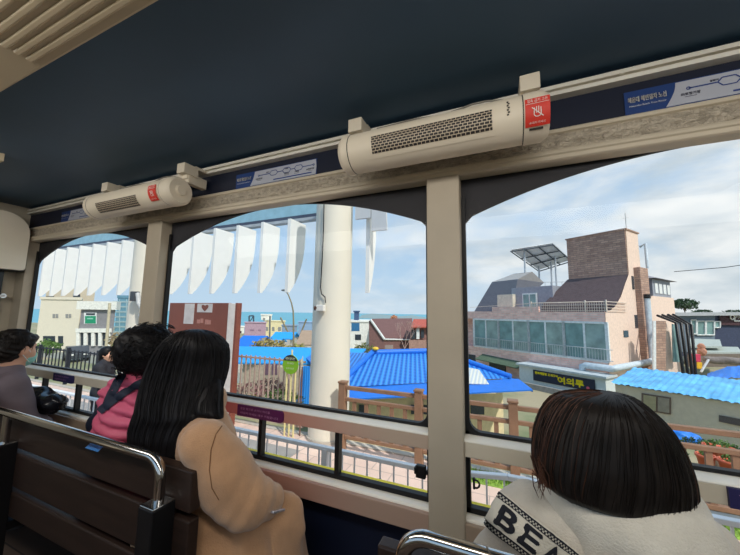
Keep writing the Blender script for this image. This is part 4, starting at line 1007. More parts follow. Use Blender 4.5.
def shrub(name, label, c, r, n, size, mat_, seed, group=None, cat='shrub', trunk=True):
    s = thing(name, label, cat, (c[0], c[1], c[2]-r[2]), 0, group)
    leaves('foliage', mat_, c, r, n, size, s, seed)
    if trunk:
        m = MB()
        if cat == 'tree': m.tube([(c[0], c[1], gz(c[1])-.3), (c[0], c[1], c[2])], [.16, .08], 6)
        for i in range(4):
            a = i*1.7+seed; m.tube([(c[0], c[1], c[2]-r[2]*1.05), (c[0]+r[0]*.2*math.cos(a), c[1]+r[1]*.2*math.sin(a), c[2]-r[2]*.3), (c[0]+r[0]*.5*math.cos(a), c[1]+r[1]*.5*math.sin(a), c[2]+r[2]*.3)], [r[2]*.05, r[2]*.035, r[2]*.012], 6)
        m.build('stem', barkM, s)
    return s

# ---------------------------------------------------------------- platform railings
galv = mt('galvanised_steel', S(236, 237, 239), rough=.45, metal=0, var=.08)
rail = thing('platform_railing', 'low grey steel railing with upright bars along the near side of the platform', 'railing', (-2, 2.7, PZ))
Y = 2.7
def rz(x): return .222 if x < -.6 else .222+min(.07, (x+.6)*.12)
m = MB()
for a, b in ((-8.5, -4), (-4, -.6), (-.6, 0), (0, 3.2)): m.bar((a, Y, rz(a)), (b, Y, rz(b)), .05, .036)
m.build('top_rail', galv, rail, bevel=.006)
MB().box((-8.5, Y-.015, PZ+.10), (3.2, Y+.015, PZ+.13)).build('bottom_rail', galv, rail)
for x in (-7.0, -5.2, -3.4, -1.58, .22, 2.0): MB().box((x-.03, Y-.03, PZ), (x+.03, Y+.03, rz(x))).build('post', galv, rail, bevel=.004)
x = -8.4; nb = 0
while x < 3.2 and nb < 96:
    MB().box((x-.0065, Y-.0065, PZ+.1), (x+.0065, Y+.0065, rz(x))).build('bar', galv, rail); x += .125; nb += 1
# brown timber-look fence at the far edge
fenB = mt('brown_fence_paint', S(142, 108, 84), rough=.6, var=.12, scale=8)
fen = thing('brown_fence', 'brown wood-look fence with square posts and two top rails at the far platform edge', 'fence', (0, 4.5, PZ))
Y = 4.5; pxs = [-2.35+1.22*i for i in range(8)]
for i, x in enumerate(pxs):
    p = MB().box((x-.055, Y-.055, PZ), (x+.055, Y+.055, .40)).build('post', fenB, fen, bevel=.006)
    MB().box((x-.066, Y-.066, .40), (x+.066, Y+.066, .43)).build('cap', fenB, p, bevel=.008)
    if i < len(pxs)-1:
        x2 = pxs[i+1]
        for z, h in ((.335, .055), (.16, .05), (-.40, .05)): MB().box((x+.055, Y-.03, z-h/2), (x2-.055, Y+.03, z+h/2)).build('rail', fenB, fen, bevel=.006)
        for j in range(1, 6):
            xx = x+1.22*j/6; MB().box((xx-.028, Y-.018, -.40), (xx+.028, Y+.018, .16)).build('baluster', fenB, fen)
# grey thin picket fence (left of the column) and dark picket fence (far left)
def picket(x0, x1, Y, zt, step, mat_, label, w, posts):
    f = thing('picket_fence', label, 'fence', ((x0+x1)/2, Y, PZ))
    m = MB(); m.box((x0, Y-.015, zt-.06), (x1, Y+.015, zt-.025)); m.build('top_rail', mat_, f)
    m = MB(); m.box((x0, Y-.015, PZ+.1), (x1, Y+.015, PZ+.14)); m.build('bottom_rail', mat_, f)
    for x in posts: MB().box((x-.035, Y-.035, PZ), (x+.035, Y+.035, zt+.05)).build('post', mat_, f, bevel=.004)
    x = x0
    while x < x1:
        MB().box((x-w/2, Y-w/2, PZ+.1), (x+w/2, Y+w/2, zt)).build('picket', mat_, f); x += step
picket(-6.7, -3.25, 4.76, .66, .115, mt('faded_fence_paint', S(176, 152, 138), rough=.6), 'thin pale picket fence behind the round green stop sign', .022, (-6.6, -4.9))
picket(-14.6, -8.6, 4.9, .36, .19, mt('dark_fence_paint', S(38, 42, 50), rough=.5), 'dark metal picket fence seen through the left window', .024, (-13.9, -12.87, -11.3, -9.84, -8.7))

# ---------------------------------------------------------------- canopy with hanging fins and its columns
whiteC = mt('white_canopy_paint', S(228, 221, 204), rough=.5, var=.03, scale=2)
finM = mt('white_fin', S(240, 240, 236), rough=.5, var=.02)
teal = mt('teal_soffit', S(150, 190, 206), rough=.6, var=.08)
can = thing('platform_canopy', 'long station canopy with teal fascia and a row of white hanging fins', 'canopy', (-9, 4.2, 3.3))
MB().box((-15, 5.42, 3.60), (-2.9, 5.50, 3.90)).build('fascia', teal, can)
MB().box((-15, 5.41, 3.52), (-2.9, 5.51, 3.60)).build('edge_beam', mt('canopy_dark_beam', S(70, 78, 96), rough=.5), can)
MB().box((-15, 5.38, 3.46), (-2.9, 5.54, 3.52)).build('fin_carrier', mt('canopy_grey_edge', S(170, 176, 182), rough=.5), can)
def fin(x, L=1.48, w=.52, zt=3.36, y0=4.9):
    N = 14; pr = [(y0, zt-L), (y0, zt)]
    for i in range(N+1):
        t = i/N; pr.append((y0+w*(1-.88*t**3.1), zt-L*t))
    m = MB(); m.prism(pr, lambda p, xx: (xx, p[0], p[1]), x-.035, x+.035)
    return m.build('fin', finM, can)
for i in range(15): fin(-3.86-.685*i)
fin(-2.14, L=1.55, w=.30, zt=3.40)
for x, zz in ((-2.15, 2.90), (-1.78, 2.72)):
    pass
def col(x, yc, label, r=.335, top=4.2):
    c = thing('canopy_column', label, 'column', (x, yc, PZ))
    m = MB(); m.tube([(x, yc, PZ), (x, yc, 1.2), (x, yc, top)], [r*1.04, r*1.01, r], 48); m.build('shaft', whiteC, c)
    MB().cyl((x, yc, PZ), (x, yc, PZ+.05), r*1.12, n=48).build('base_ring', mt('concrete', (0, 0, 0)), c, bevel=.01)
    return c
c1 = col(-2.80, 4.86, 'thick white round column with a black cable, seen in the centre window')
c2 = col(-8.05, 4.86, 'white round column in shade, seen at the right of the left window')
# junction box with its cable on the near column
jb = thing('junction_box', 'small white junction box hanging on the white column by a black cable', 'electrical box', (-2.72, 4.52, 1.55))
pb = atY(322, 308, 4.50)
MB().box((pb.x-.075, 4.42, pb.z-.055), (pb.x+.075, 4.50, pb.z+.05)).build('housing', mt('box_white', S(226, 222, 214), rough=.4), jb, bevel=.012)
MB().cyl((pb.x-.07, 4.46, pb.z), (pb.x-.115, 4.44, pb.z-.01), .045, .035, 14).build('lens', mt('box_lens', S(92, 62, 48), rough=.3), jb)
pts = [atY(x, y, 4.49) for x, y in ((324, 203), (323.5, 230), (322, 262), (320.5, 288), (321.5, 294), (325, 297), (325.5, 303))]
MB().tube(pts, .010, 8).build('cable', blackM, jb)
# cctv cluster on the second column
cc = thing('security_camera', 'small grey security camera and speaker bracket on the shaded column', 'camera', (-7.9, 4.5, 1.8))
q = atY(137, 296, 4.5)
m = MB(); m.box((q.x-.06, 4.38, q.z-.12), (q.x+.10, 4.5, q.z+.10)); m.build('housing', mt('dark_housing', S(70, 74, 80)), cc, bevel=.01)
q2 = atY(141, 303, 4.45); m = MB(); m.tube([(q2.x-.1, 4.42, q2.z+.22), (q2.x, 4.40, q2.z), (q2.x+.1, 4.46, q2.z-.2)], .045, 10); m.ball((q2.x+.1, 4.44, q2.z-.28), .075); m.build('bracket', mt('pale_housing', S(190, 190, 188)), cc)
# short pale panels hanging right of the column
pn = mt('grey_white_panel', S(206, 208, 210), rough=.5, var=.03)
for (a, b, c, d), lb in (((357.7, 372, 200, 221), 'shorter pale panel hanging right beside the white column'), ((373.8, 388, 200, 232.6), 'longer pale panel hanging second to the right of the white column')):
    p0 = atY(a, d, 4.9); p1 = atY(b, d-.6, 4.9); z1 = 3.66
    o = MB().prism([(p0.x, z1), (p0.x, p0.z), (p1.x+.015, p0.z), (p1.x, p0.z+.35), (p1.x, z1)], lambda p, t: (p[0], t, p[1]), 4.79, 4.84).build('hanging_panel', pn, None, bevel=.006)
    tag(o, lb, 'panel')

# ---------------------------------------------------------------- reddish station sign
sg = thing('station_sign', 'tall reddish brown signboard with white edge behind the woman in camel', 'sign', (-5.5, 4.5, PZ))
sgM = mt('sign_brown', S(130, 74, 60), rough=.35, var=.08, scale=2)
Yb = 4.5; zt = 1.66
MB().box((-6.62, Yb, -.3), (-4.90, Yb+.07, zt)).build('panel', sgM, sg, bevel=.008)
MB().box((-4.90, Yb-.01, PZ), (-4.72, Yb+.09, zt-.01)).build('edge_strip', mt('sign_edge_white', S(226, 214, 204), rough=.4), sg, bevel=.006)
MB().box((-4.72, Yb-.01, PZ), (-4.66, Yb+.10, zt)).build('side_post', mt('sign_side_brown', S(132, 74, 60), rough=.4), sg, bevel=.006)
for x in (-6.3, -5.1): MB().box((x-.06, Yb+.01, PZ), (x+.06, Yb+.06, -.28)).build('leg', sgM, sg)
wm = mt('pictogram_white', S(206, 196, 190), rough=.5)
def px_rect(a, b, c, d, y): p = atY(a, c, y); q = atY(b, d, y); return p.x, q.x, q.z, p.z
for (a, b, c, d) in ((185, 193, 303.6, 324), (197.5, 212, 303.6, 312.5)):
    x0, x1, z0, z1 = px_rect(a, b, c, d, Yb-.004); MB().box((x0, Yb-.004, z0), (x1, Yb, z1)).build('pictogram', wm, sg)
m = MB(); p = atY(205, 306.5, Yb-.007)
m.add([(p.x+.10*math.sin(t)**3, p.y, p.z+.03*(13*math.cos(t)-5*math.cos(2*t)-2*math.cos(3*t))/13*2.2-.02) for t in [2*PI*i/24 for i in range(24)]], [tuple(range(23, -1, -1))]); m.build('heart_emblem', sgM, sg)
for (a, b, c, d) in ((197, 199.5, 319.5, 323.5), (200.5, 203, 318.5, 323), (205, 207.5, 319.5, 324.5), (208, 210.5, 320, 324.5)):
    x0, x1, z0, z1 = px_rect(a, b, c, d, Yb-.004); MB().box((x0, Yb-.003, z0), (x1, Yb, z1)).build('faded_print', mt('faded_print', S(178, 122, 108)), sg)

# ---------------------------------------------------------------- round green stop sign
gs = thing('stop_sign', 'round green stop sign with dark top on pale yellow poles', 'sign', (-3.43, 4.55, PZ))
c = atY(290, 364.5, 4.52); R_ = .163
poleM = mt('pale_yellow_pole', S(222, 208, 150), rough=.5)
for dx in (-.09, 0, .09): MB().tube([(c.x+dx, 4.565, PZ), (c.x+dx, 4.565, c.z+R_*(1.5 if dx == 0 else .3))], .016, 10).build('pole', poleM, gs)
MB().cyl((c.x, 4.545, c.z), (c.x, 4.525, c.z), R_, n=40).build('disc', mt('sign_lime', S(128, 176, 36), rough=.5, var=.06), gs)
za = .38; ths = [math.asin(za)+(PI-2*math.asin(za))*i/20 for i in range(21)]
m = MB(); m.add([(c.x+R_*math.cos(t), 4.522, c.z+R_*math.sin(t)) for t in ths], [tuple(range(21))]); m.build('dark_cap', mt('sign_charcoal', S(44, 46, 44)), gs)
m = MB(); text_on(m, '해운대 블루라인', (c.x, 4.519, c.z+R_*.58), (1, 0, 0), (0, 0, 1), .05, wid=.2)
text_on(m, '버스 정류장', (c.x+.01, 4.521, c.z+R_*.10), (1, 0, 0), (0, 0, 1), .04, wid=.14); text_on(m, '송정 방면', (c.x, 4.521, c.z-R_*.42), (1, 0, 0), (0, 0, 1), .035, wid=.16)
m.build('lettering', mt('sign_pale_lettering', S(220, 228, 190)), gs)
q = atY(302, 367, 4.66); fp = thing('pointed_board', 'small pale pointed board on a thin post just right of the green stop sign', 'board', (q.x, q.y, PZ))
MB().prism([(300.5, 361), (303.2, 355.5), (303.2, 367), (301.5, 367)], lambda p, t: tuple(atY(p[0], p[1], 4.66+t)), 0, .02).build('board', mt('pale_board', S(236, 228, 206)), fp)
MB().tube([(q.x, 4.67, PZ), q+Vector((0, .01, .05))], .012, 6).build('post', mt('post_brown', S(120, 90, 80)), fp)

# ---------------------------------------------------------------- houses
blueR = wavem('blue_corrugated_roof', S(30, 130, 226), S(52, 152, 240), 6, 'X', rough=.5, bump=.4)
blueF = mt('blue_roof_sheet', S(44, 160, 238), rough=.5, var=.05); blueD = mt('blue_roof_deep', S(36, 116, 214), rough=.5, var=.08)
def wmat(k, c, **kw): return mt(k, S(*c), rough=.8, **kw)
creamW = wmat('house_cream', (226, 214, 184)); darkWin = mt('dark_window', S(58, 66, 74), rough=.2, var=.2); frameW = mt('white_frame', S(228, 230, 228), rough=.5)
def block(name, label, cat, x0, x1, yb, yt, f, depth, wallm, roofm=None, rooft=.15, group=None, over=.1, onroof=False):
    """a flat-roofed house whose front spans the given columns and rows at forward distance f"""
    a = atH(x0, yb, f); b = atH(x1, yb, f); t = atH((x0+x1)/2, yt, f).z; zb = gz(a.y)-.3 if not onroof else a.z
    A = Vector((a.x, a.y, 0)); B = Vector((b.x, b.y, 0)); n = Vector((-(B-A).y, (B-A).x, 0)).normalized()*depth
    if x1 < 330: n = B.normalized()*depth
    o = thing(name, label, cat, ((A+B+n)/2).xy.to_3d()+Vector((0, 0, zb)), 0, group)
    m = MB(); P = [A, B, B+n, A+n]
    m.add([(p.x, p.y, zb) for p in P]+[(p.x, p.y, t) for p in P], [(0, 1, 5, 4), (1, 2, 6, 5), (2, 3, 7, 6), (3, 0, 4, 7), (4, 5, 6, 7)])
    m.build('walls', wallm, o)
    u = (B-A).normalized(); nn = Vector((-u.y, u.x, 0)); e = over
    Q = [A-u*e-nn*e, B+u*e-nn*e, B+u*e+n+nn*e, A-u*e+n+nn*e]
    m = MB(); m.add([(p.x, p.y, t) for p in Q]+[(p.x, p.y, t+rooft) for p in Q], [(3, 2, 1, 0), (4, 5, 6, 7), (0, 1, 5, 4), (1, 2, 6, 5), (2, 3, 7, 6), (3, 0, 4, 7)])
    m.build('roof', roofm or wallm, o)
    o_front = (A, u, nn, f)
    def rect(nm, mat_, a_, b_, c_, d_, out=.03, par=None):
        p = [atH(x, y, f) for x, y in ((a_, d_), (b_, d_), (b_, c_), (a_, c_))]
        # drop onto the front plane
        r_ = []
        for (x, y) in ((a_, d_), (b_, d_), (b_, c_), (a_, c_)):
            dd = ray(x, y); s = ((A.x*nn.x+A.y*nn.y)-out)/(dd[0]*nn.x+dd[1]*nn.y); r_.append(_p(dd, s))
        return MB().slab(*r_, -out*.9 if out > 0 else .01).build(nm, mat_, par or o)
    return o, rect
# low hut with a bright blue roof behind the picket fence
a = atH(232, 364, 15.5); b = atH(352, 365, 15.5); hut = thing('blue_roof_hut', 'low beige hut with a long bright blue roof behind the pale picket fence', 'hut', (a.x+2, a.y, -3.5))
bt0 = atH(232, 347.5, 18); bt1 = atH(366, 350, 18)
MB().slab(a, b, bt1, bt0, .08).build('roof', blueF, hut)
m = MB(); m.box((a.x+.2, a.y+.5, -3.6), (b.x-.3, a.y+2.4, a.z-.02)); m.build('walls', wmat('hut_beige', (196, 178, 156), var=.2), hut)
def onY(mb, a_, b_, c_, d_, Y, t=.04):
    p = [atY(x, y, Y) for x, y in ((a_, d_), (b_, d_), (b_, c_), (a_, c_))]; return mb.slab(*p, -t)
for x0, x1 in ((264.5, 270), (271.5, 277)): onY(MB(), x0, x1, 364, 375, a.y+.48).build('window', mt('mauve_window', S(120, 92, 108), rough=.4), hut)
# large hip-roofed house with blue tiles
hp = thing('blue_tile_house', 'big house with a blue tiled hip roof behind the brown fence', 'house', (-2, 11, -3.5))
T1 = atH(336, 387.5, 10.0); T2 = atH(511, 381, 11.9); R1 = atH(373, 353.5, 13.5); R2 = atH(437, 354.5, 14.2); E1 = atH(336, 401, 9.15); E2 = atH(533, 395, 10.7)
T2.z = T1.z; R2.z = R1.z; E2.z = E1.z; ze = T1.z
bk = Vector((T1.y-T2.y, T2.x-T1.x, 0)).normalized()
A1, A2 = T1, T2; B1 = T1+bk*9+Vector((-.6, 0, 0)); B2 = T2+bk*7
def tiled():
    m, nt, b = _mat('blue_roof_tiles'); tc = nt.nodes.new('ShaderNodeTexCoord'); mp = nt.nodes.new('ShaderNodeMapping'); mp.inputs['Rotation'].default_value = (0, 0, math.radians(-15)); nt.links.new(tc.outputs['Object'], mp.inputs[0])
    w1 = nt.nodes.new('ShaderNodeTexWave'); w1.inputs['Scale'].default_value = 1.8; nt.links.new(mp.outputs[0], w1.inputs['Vector'])
    w2 = nt.nodes.new('ShaderNodeTexWave'); w2.bands_direction = 'Y'; w2.wave_profile = 'SAW'; w2.inputs['Scale'].default_value = 1.1; nt.links.new(mp.outputs[0], w2.inputs['Vector'])
    ad = nt.nodes.new('ShaderNodeMath'); ad.inputs[1].default_value = 0; nt.links.new(w1.outputs['Fac'], ad.inputs[0])
    m1 = nt.nodes.new('ShaderNodeMath'); m1.operation = 'MULTIPLY'; m1.inputs[1].default_value = .35; nt.links.new(w2.outputs['Fac'], m1.inputs[0]); nt.links.new(m1.outputs[0], ad.inputs[1])
    nt.links.new(mixrgb(nt, ad.outputs[0], S(20, 84, 178), S(62, 150, 240)), b.inputs['Base Color']); b.inputs['Roughness'].default_value = .45
    bp = nt.nodes.new('ShaderNodeBump'); bp.inputs['Strength'].default_value = .6; bp.inputs['Distance'].default_value = .08; nt.links.new(ad.outputs[0], bp.inputs['Height']); nt.links.new(bp.outputs[0], b.inputs['Normal'])
    return m
m = MB(); m.quad(A1, A2, R2, R1); m.quad(A2, B2, R2, R2); m.quad(B2, B1, R1, R2); m.quad(B1, A1, R1, R1)
m.build('tiled_roof', tiled(), hp)
m = MB()
for p, q, r0 in ((A1, R1, .11), (A2, R2, .11), (R1, R2, .12), (B2, R2, .12)):
    m.tube([p+Vector((0, 0, .04)), q+Vector((0, 0, .08))], r0, 10)
m.build('ridge_tiles', blueD, hp)
MB().ball(R1+Vector((.15, -.1, .22)), (.15, .12, .08)).build('ridge_ornament', mt('gold_paint', S(232, 186, 60)), hp)
# skirt roof of flat sheet below the tiles
fr = Vector((-.25, -.97, 0))
m = MB(); m.slab(E1, E2, A2+Vector((.25, .1, -.06)), A1+Vector((-.2, .0, -.06)), .04); m.slab(E2, E2+bk*8, A2+bk*7+Vector((.1, 0, -.06)), A2+Vector((.25, .1, -.06)), .04); m.build('lower_roof', blueD, hp)
m = MB(); w_ = [A1+Vector((.1, .35, 0)), A2+Vector((-.3, .4, 0)), B2+Vector((-.4, -.4, 0)), B1+Vector((.5, -.4, 0))]
m.add([(p.x, p.y, -3.7) for p in w_]+[(p.x, p.y, ze-.02) for p in w_], [(0, 1, 5, 4), (1, 2, 6, 5), (2, 3, 7, 6), (3, 0, 4, 7)]); m.build('walls', wmat('yellow_cream_wall', (222, 204, 162), var=.1), hp)
for a_, b_ in ((359, 365), (411, 419), (422, 427), (470.5, 484)):
    # windows on the front wall
    nrm = (A2-A1).cross(Vector((0, 0, 1))).normalized(); base = A1+Vector((.1, .35, 0)); r_ = []
    for (x, y) in ((a_, 414), (b_, 414.5), (b_, 405), (a_, 404.5)):
        dd = ray(x, y); s = (base.x*nrm.x+base.y*nrm.y+.03)/(dd[0]*nrm.x+dd[1]*nrm.y); r_.append(_p(dd, s))
    MB().slab(*r_, .02).build('window', darkWin, hp)
tp = MB(); P3 = [atH(x, y, f) for x, y, f in ((465, 385, 11.2), (489, 384.5, 10.95), (478, 369, 12.2), (464, 367.5, 12.5))]
# pale translucent roofing patch lying on the right slope of the blue house
def on_plane(x, y, p0, n):
    dd = ray(x, y); dd = Vector(dd); o_ = Vector((0, 0, CZ)); s = (p0-o_).dot(n)/dd.dot(n); return o_+dd*s
nF = (A2-A1).cross(R1-A1).normalized()
MB().slab(*[on_plane(x, y, A1+nF*.03, nF) for x, y in ((463, 384), (489, 384.5), (479, 370), (463, 367))], .02).build('translucent_patch', wavem('ribbed_clear_sheet', S(226, 222, 204), S(190, 200, 206), 2.5, 'X', rough=.4), hp)
# blue sheet panel standing beside the column
p = [atH(x, y, 8.2) for x, y in ((296, 404), (311, 407), (310, 366), (303, 366))]
o = MB().slab(*p, .04).build('blue_sheet_panel', blueR, None); tag(o, 'upright blue corrugated sheet panel just left of the white column', 'panel')

# distant houses, centre window
o, r_ = block('distant_house', 'flat mauve house far off near the sea, right of the signboard', 'house', 243.5, 265, 345, 323, 56, 3, wmat('mauve_wall', (186, 156, 170))); r_('window', mt('mauve_dark', S(150, 122, 140)), 250, 254, 329.5, 331)
r_('window', mt('mauve_dark', S(150, 122, 140)), 258, 261, 329.5, 331)
o, r_ = block('distant_house', 'pale yellow flat-roofed house far off, right of the mauve one', 'house', 264, 284, 345, 321.5, 64, 4, wmat('lemon_wall', (240, 226, 178)))
for a_, b_ in ((266, 268), (272, 274.5), (278, 281)): r_('window', mt('soft_grey_window', S(150, 150, 146)), a_, b_, 327, 331)
o, r_ = block('rooftop_room', 'small white rooftop room on the far pale yellow house', 'rooftop room', 261, 271.5, 319.8, 315.5, 65, 2.5, wmat('white_wall', (240, 238, 228)), rooft=.3, onroof=True); r_('window', mt('soft_grey_window', (0, 0, 0)), 263, 265, 318, 321)
m = MB(); p = [atH(x, y, 60) for x, y in ((249.2, 323), (253.6, 323), (253.6, 315.8), (249.2, 315.8))]
for i in range(4): m.tube([p[i], p[(i+1) % 4]], .14, 6)
m.tube([p[0], p[2]], .08, 6)
tag(m.build('roof_frame', mt('dark_steel', S(72, 82, 92)), None), 'small dark square frame standing on the mauve house', 'frame')
o, r_ = block('distant_house', 'blue-grey flat house far off behind the curved lamp post', 'house', 281, 296.5, 345, 326, 50, 3, wmat('bluegrey_wall', (142, 160, 182)))
for a_ in (284, 288.5, 294): r_('window', darkWin, a_, a_+2, 333, 336)
o, r_ = block('distant_house', 'pale blue taller house against the left edge of the white column', 'house', 297.5, 312, 345, 322.5, 56, 4, wmat('paleblue_wall', (150, 176, 206))); r_('window', darkWin, 300, 302, 333, 336)
r_('window', darkWin, 305, 307, 333, 336)
o, r_ = block('distant_house', 'low white house beside the blue tarpaulin roofs', 'house', 228, 243, 348, 327, 72, 4, wmat('white_wall', (0, 0, 0))); r_('window', darkWin, 239.5, 241.5, 331, 334)
def gable(name, label, x0, x1, ye, yr, f, depth, wallm, roofm):
    a = atH(x0, ye, f); b = atH(x1, ye, f); zr_ = atH((x0+x1)/2, yr, f).z; u = (b-a); u.z = 0; n = Vector((-u.y, u.x, 0)).normalized()*depth
    o = thing(name, label, 'house', (a.x, a.y, gz(a.y)))
    ze_ = a.z; zb = gz(a.y)-.3; P = [a, b, b+n, a+n]
    m = MB(); m.add([(p.x, p.y, zb) for p in P]+[(p.x, p.y, ze_) for p in P], [(0, 1, 5, 4), (1, 2, 6, 5), (2, 3, 7, 6), (3, 0, 4, 7)]); m.build('walls', wallm, o)
    rA = (P[0]+P[3])/2; rB = (P[1]+P[2])/2; rA.z = rB.z = zr_; e = .25; un = u.normalized()
    q = [Vector((p.x, p.y, ze_-.05)) for p in P]
    m = MB(); m.slab(q[0]-un*e, q[1]+un*e, rB+un*e, rA-un*e, .1); m.slab(q[2]+un*e, q[3]-un*e, rA-un*e, rB+un*e, .1)
    m.add([(P[1].x, P[1].y, ze_-.05), (P[2].x, P[2].y, ze_-.05), tuple(rB)], [(0, 1, 2)]); m.add([(P[0].x, P[0].y, ze_-.05), (P[3].x, P[3].y, ze_-.05), tuple(rA)], [(0, 1, 2)])
    m.build('roof', roofm, o); return o
gable('blue_roof_cottage', 'small cottage with a deep blue roof, directly right of the tall signboard', 236, 256, 347, 338.5, 26, 4, wmat('cottage_wall', (196, 190, 180)), blueD)
gable('blue_roof_cottage', 'small cottage with a bright blue roof, left of the curved lamp post', 272, 290, 339, 334, 34, 4, wmat('cottage_wall', (0, 0, 0)), blueF)
gable('blue_roof_cottage', 'long low shed with a bright blue roof in front of the yellow house', 254, 276, 344, 340, 30, 3, wmat('cottage_wall', (0, 0, 0)), blueF)
gable('tan_roof_cottage', 'cottage with a tan pitched roof just left of the white column', 299, 318, 345, 333, 24, 4, wmat('cottage_wall', (0, 0, 0)), wmat('tan_roof', (168, 144, 122)))
p = atH(268, 344, 24); shrub('dry_bush', 'wide dry tan bush behind the blue roof hut', (p.x, p.y, p.z-.2), (2.0, 1.0, .75), 900, .12, leafY, 3)
p = atH(298, 347, 22); shrub('dry_bush', 'olive dry bush next to the white column, beyond the green sign', (p.x, p.y, p.z-.2), (1.0, .8, .5), 500, .10, mt('leaf_olive', S(150, 150, 84), rough=.8, var=.3), 4)
# curved street lamp
p0 = atH(293.5, 352, 20); lp = thing('street_lamp', 'slender street lamp with a curved arm left of the white column', 'street lamp', (p0.x, p0.y, gz(p0.y)))
pts = [Vector((p0.x, p0.y, gz(p0.y)))]+[atH(x, y, 20) for x, y in ((293.5, 345), (293.6, 325), (293.2, 311), (291.5, 303), (288.5, 295), (285.5, 290.5))]
MB().tube(pts, [.07, .06, .055, .05, .045, .04, .035], 8).build('pole', mt('lamp_pole', S(140, 128, 96), rough=.5), lp)
q = pts[-1]; m = MB(); m.ball(q+Vector((-.12, 0, .02)), (.22, .1, .07)); m.build('lamp_head', mt('lamp_head', S(110, 112, 112)), lp)
for (xa, ya, xb, yb), lb in (((290, 336, 280.5, 317.5), 'thin leaning pole left of the curved lamp'), ((299, 338, 306.5, 319), 'thin leaning pole right of the curved lamp')):
    a = atH(xa, ya, 40); b = atH(xb, yb, 40); o = MB().tube([(a.x, a.y, gz(a.y)), a, b], .10, 6).build('utility_pole', mt('lamp_pole', (0, 0, 0)), None); tag(o, lb, 'pole')
a = atH(269.6, 347, 40); b = atH(270, 316, 40); o = MB().tube([(a.x, a.y, gz(a.y)), b], .10, 8).build('utility_pole', mt('lamp_head', (0, 0, 0)), None); tag(o, 'straight grey pole in front of the yellow house', 'pole')

# right of the column: white house with blue windows, brown gabled house, red roofed house
o, r_ = block('distant_house', 'white house with blue glazing right beside the white column', 'house', 340, 369, 352, 322, 34, 7, wmat('white_wall', (0, 0, 0)))
r_('window', mt('blue_glass_pane', S(58, 116, 160), rough=.2), 351.5, 359.5, 323, 331); r_('window', darkWin, 355, 361, 334.5, 340)
o, r_ = block('rooftop_room', 'narrow blue stair tower on the white house beside the column', 'rooftop room', 354, 358.5, 320.3, 312, 36, 2, wmat('navy_wall', (62, 84, 118)), onroof=True)
bh = thing('brown_house', 'brown-roofed house with a white sloping gable edge beyond the blue tiles', 'house', tuple(atH(398, 350, 30)))
f = 30
def F3(x, y, ff=f): return atH(x, y, ff)
brown = wmat('brown_tile_wall', (124, 92, 88), var=.15); brownR = wmat('brown_slate_roof', (116, 84, 80), var=.15)
m = MB(); g0 = [F3(369, 352), F3(384, 352), F3(384, 338.5), F3(370.5, 320), F3(369, 321)]
m.add(g0, [(0, 1, 2, 3, 4)]); m.quad(F3(384, 352), F3(415, 352, 33), F3(415, 338, 33), F3(384, 338.5)); m.build('walls', brown, bh)
m = MB(); m.slab(F3(384, 339), F3(413, 338.5, 33), F3(412, 319, 38), F3(371, 319.5, 34), .1); m.build('roof', brownR, bh)
m = MB(); m.tube([F3(370.5, 319.5, 29.9), F3(384.5, 339.3, 29.9)], .13, 6); m.tube([F3(384.5, 339.3, 29.9), F3(425, 340, 34)], .08, 6); m.build('verge_trim', frameW, bh)
m = MB(); onY(m, 384, 393, 345, 349, F3(388, 347).y-.05); m.build('low_window', wmat('pale_shutter', (176, 156, 148)), bh)
rh = thing('red_roof_house', 'house with a small red tiled roof and brown walls left of the centre pillar', 'house', tuple(F3(420, 350, 30)))
m = MB(); m.slab(F3(411, 328, 30), F3(440, 328, 30), F3(440, 320.5, 33), F3(413.5, 320, 33), .12); m.build('roof', wmat('red_tiles', (184, 92, 76), var=.2), rh)
m = MB(); m.slab(F3(409, 352, 30.5), F3(440, 352, 30.5), F3(440, 328, 30.5), F3(411.5, 328, 30.5), -.2); m.build('walls', wmat('redbrown_wall', (142, 104, 96), var=.2), rh)
for a_, b_, c_, d_ in ((411.5, 415.5, 330, 339), (416.5, 419.5, 328.5, 339), (421, 424, 330, 338)):
    p = [F3(x, y, 30.3) for x, y in ((a_, d_), (b_, d_), (b_, c_), (a_, c_))]; MB().slab(*p, -.05).build('window', darkWin if a_ != 416.5 else frameW, rh)
p = [F3(x, y, 30.2) for x, y in ((409, 349), (430, 349), (430, 340), (409, 340))]; MB().slab(*p, -.1).build('porch_wall', wmat('pinkbrown', (170, 134, 120), var=.2), rh)
p = F3(394, 317.5, 60); shrub('autumn_tree', 'orange-brown treetop behind the brown house ridge', (p.x, p.y, p.z-.3), (.9, .9, 1.0), 300, .18, wmat('leaf_rust', (206, 142, 104), var=.25), 11, cat='tree')
hl = MB(); hl.prism([(358, 318.6), (362, 315), (372, 313.6), (390, 315), (398, 316.4), (412, 315.2), (432, 318.5), (440, 321), (358, 321)], lambda p, t: tuple(atH(p[0], p[1], 900+t*60)), 0, 1)
o = struct(hl.build('headland', wmat('hazy_headland', (160, 172, 172))))
p = F3(364, 346, 20); shrub('green_bush', 'dark green bush between the white column and the blue tiled ridge', (p.x, p.y, p.z-.35), (1.0, .6, .6), 500, .09, mt('leaf_mix', S(116, 120, 72), rough=.8, var=.3), 5)
# bare tree in front of the brown house
p = F3(404.5, 349, 27); bt = thing('bare_tree', 'small leafless tree in front of the brown house', 'tree', (p.x, p.y, p.z-1.5)); m = MB()
rg = random.Random(5)
def branch(b, d, L, r, n):
    e = b+d*L; m.tube([b, e], [r, r*.6], 5, False)
    if n:
        for i in range(3): branch(e, (d+Vector((rg.uniform(-.7, .7), rg.uniform(-.4, .4), rg.uniform(-.1, .5)))).normalized(), L*.68, r*.6, n-1)
branch(Vector((p.x, p.y, p.z-1.5)), Vector((0, 0, 1)), 1.5, .05, 4); m.build('branches', wmat('pale_bark', (178, 150, 140)), bt)

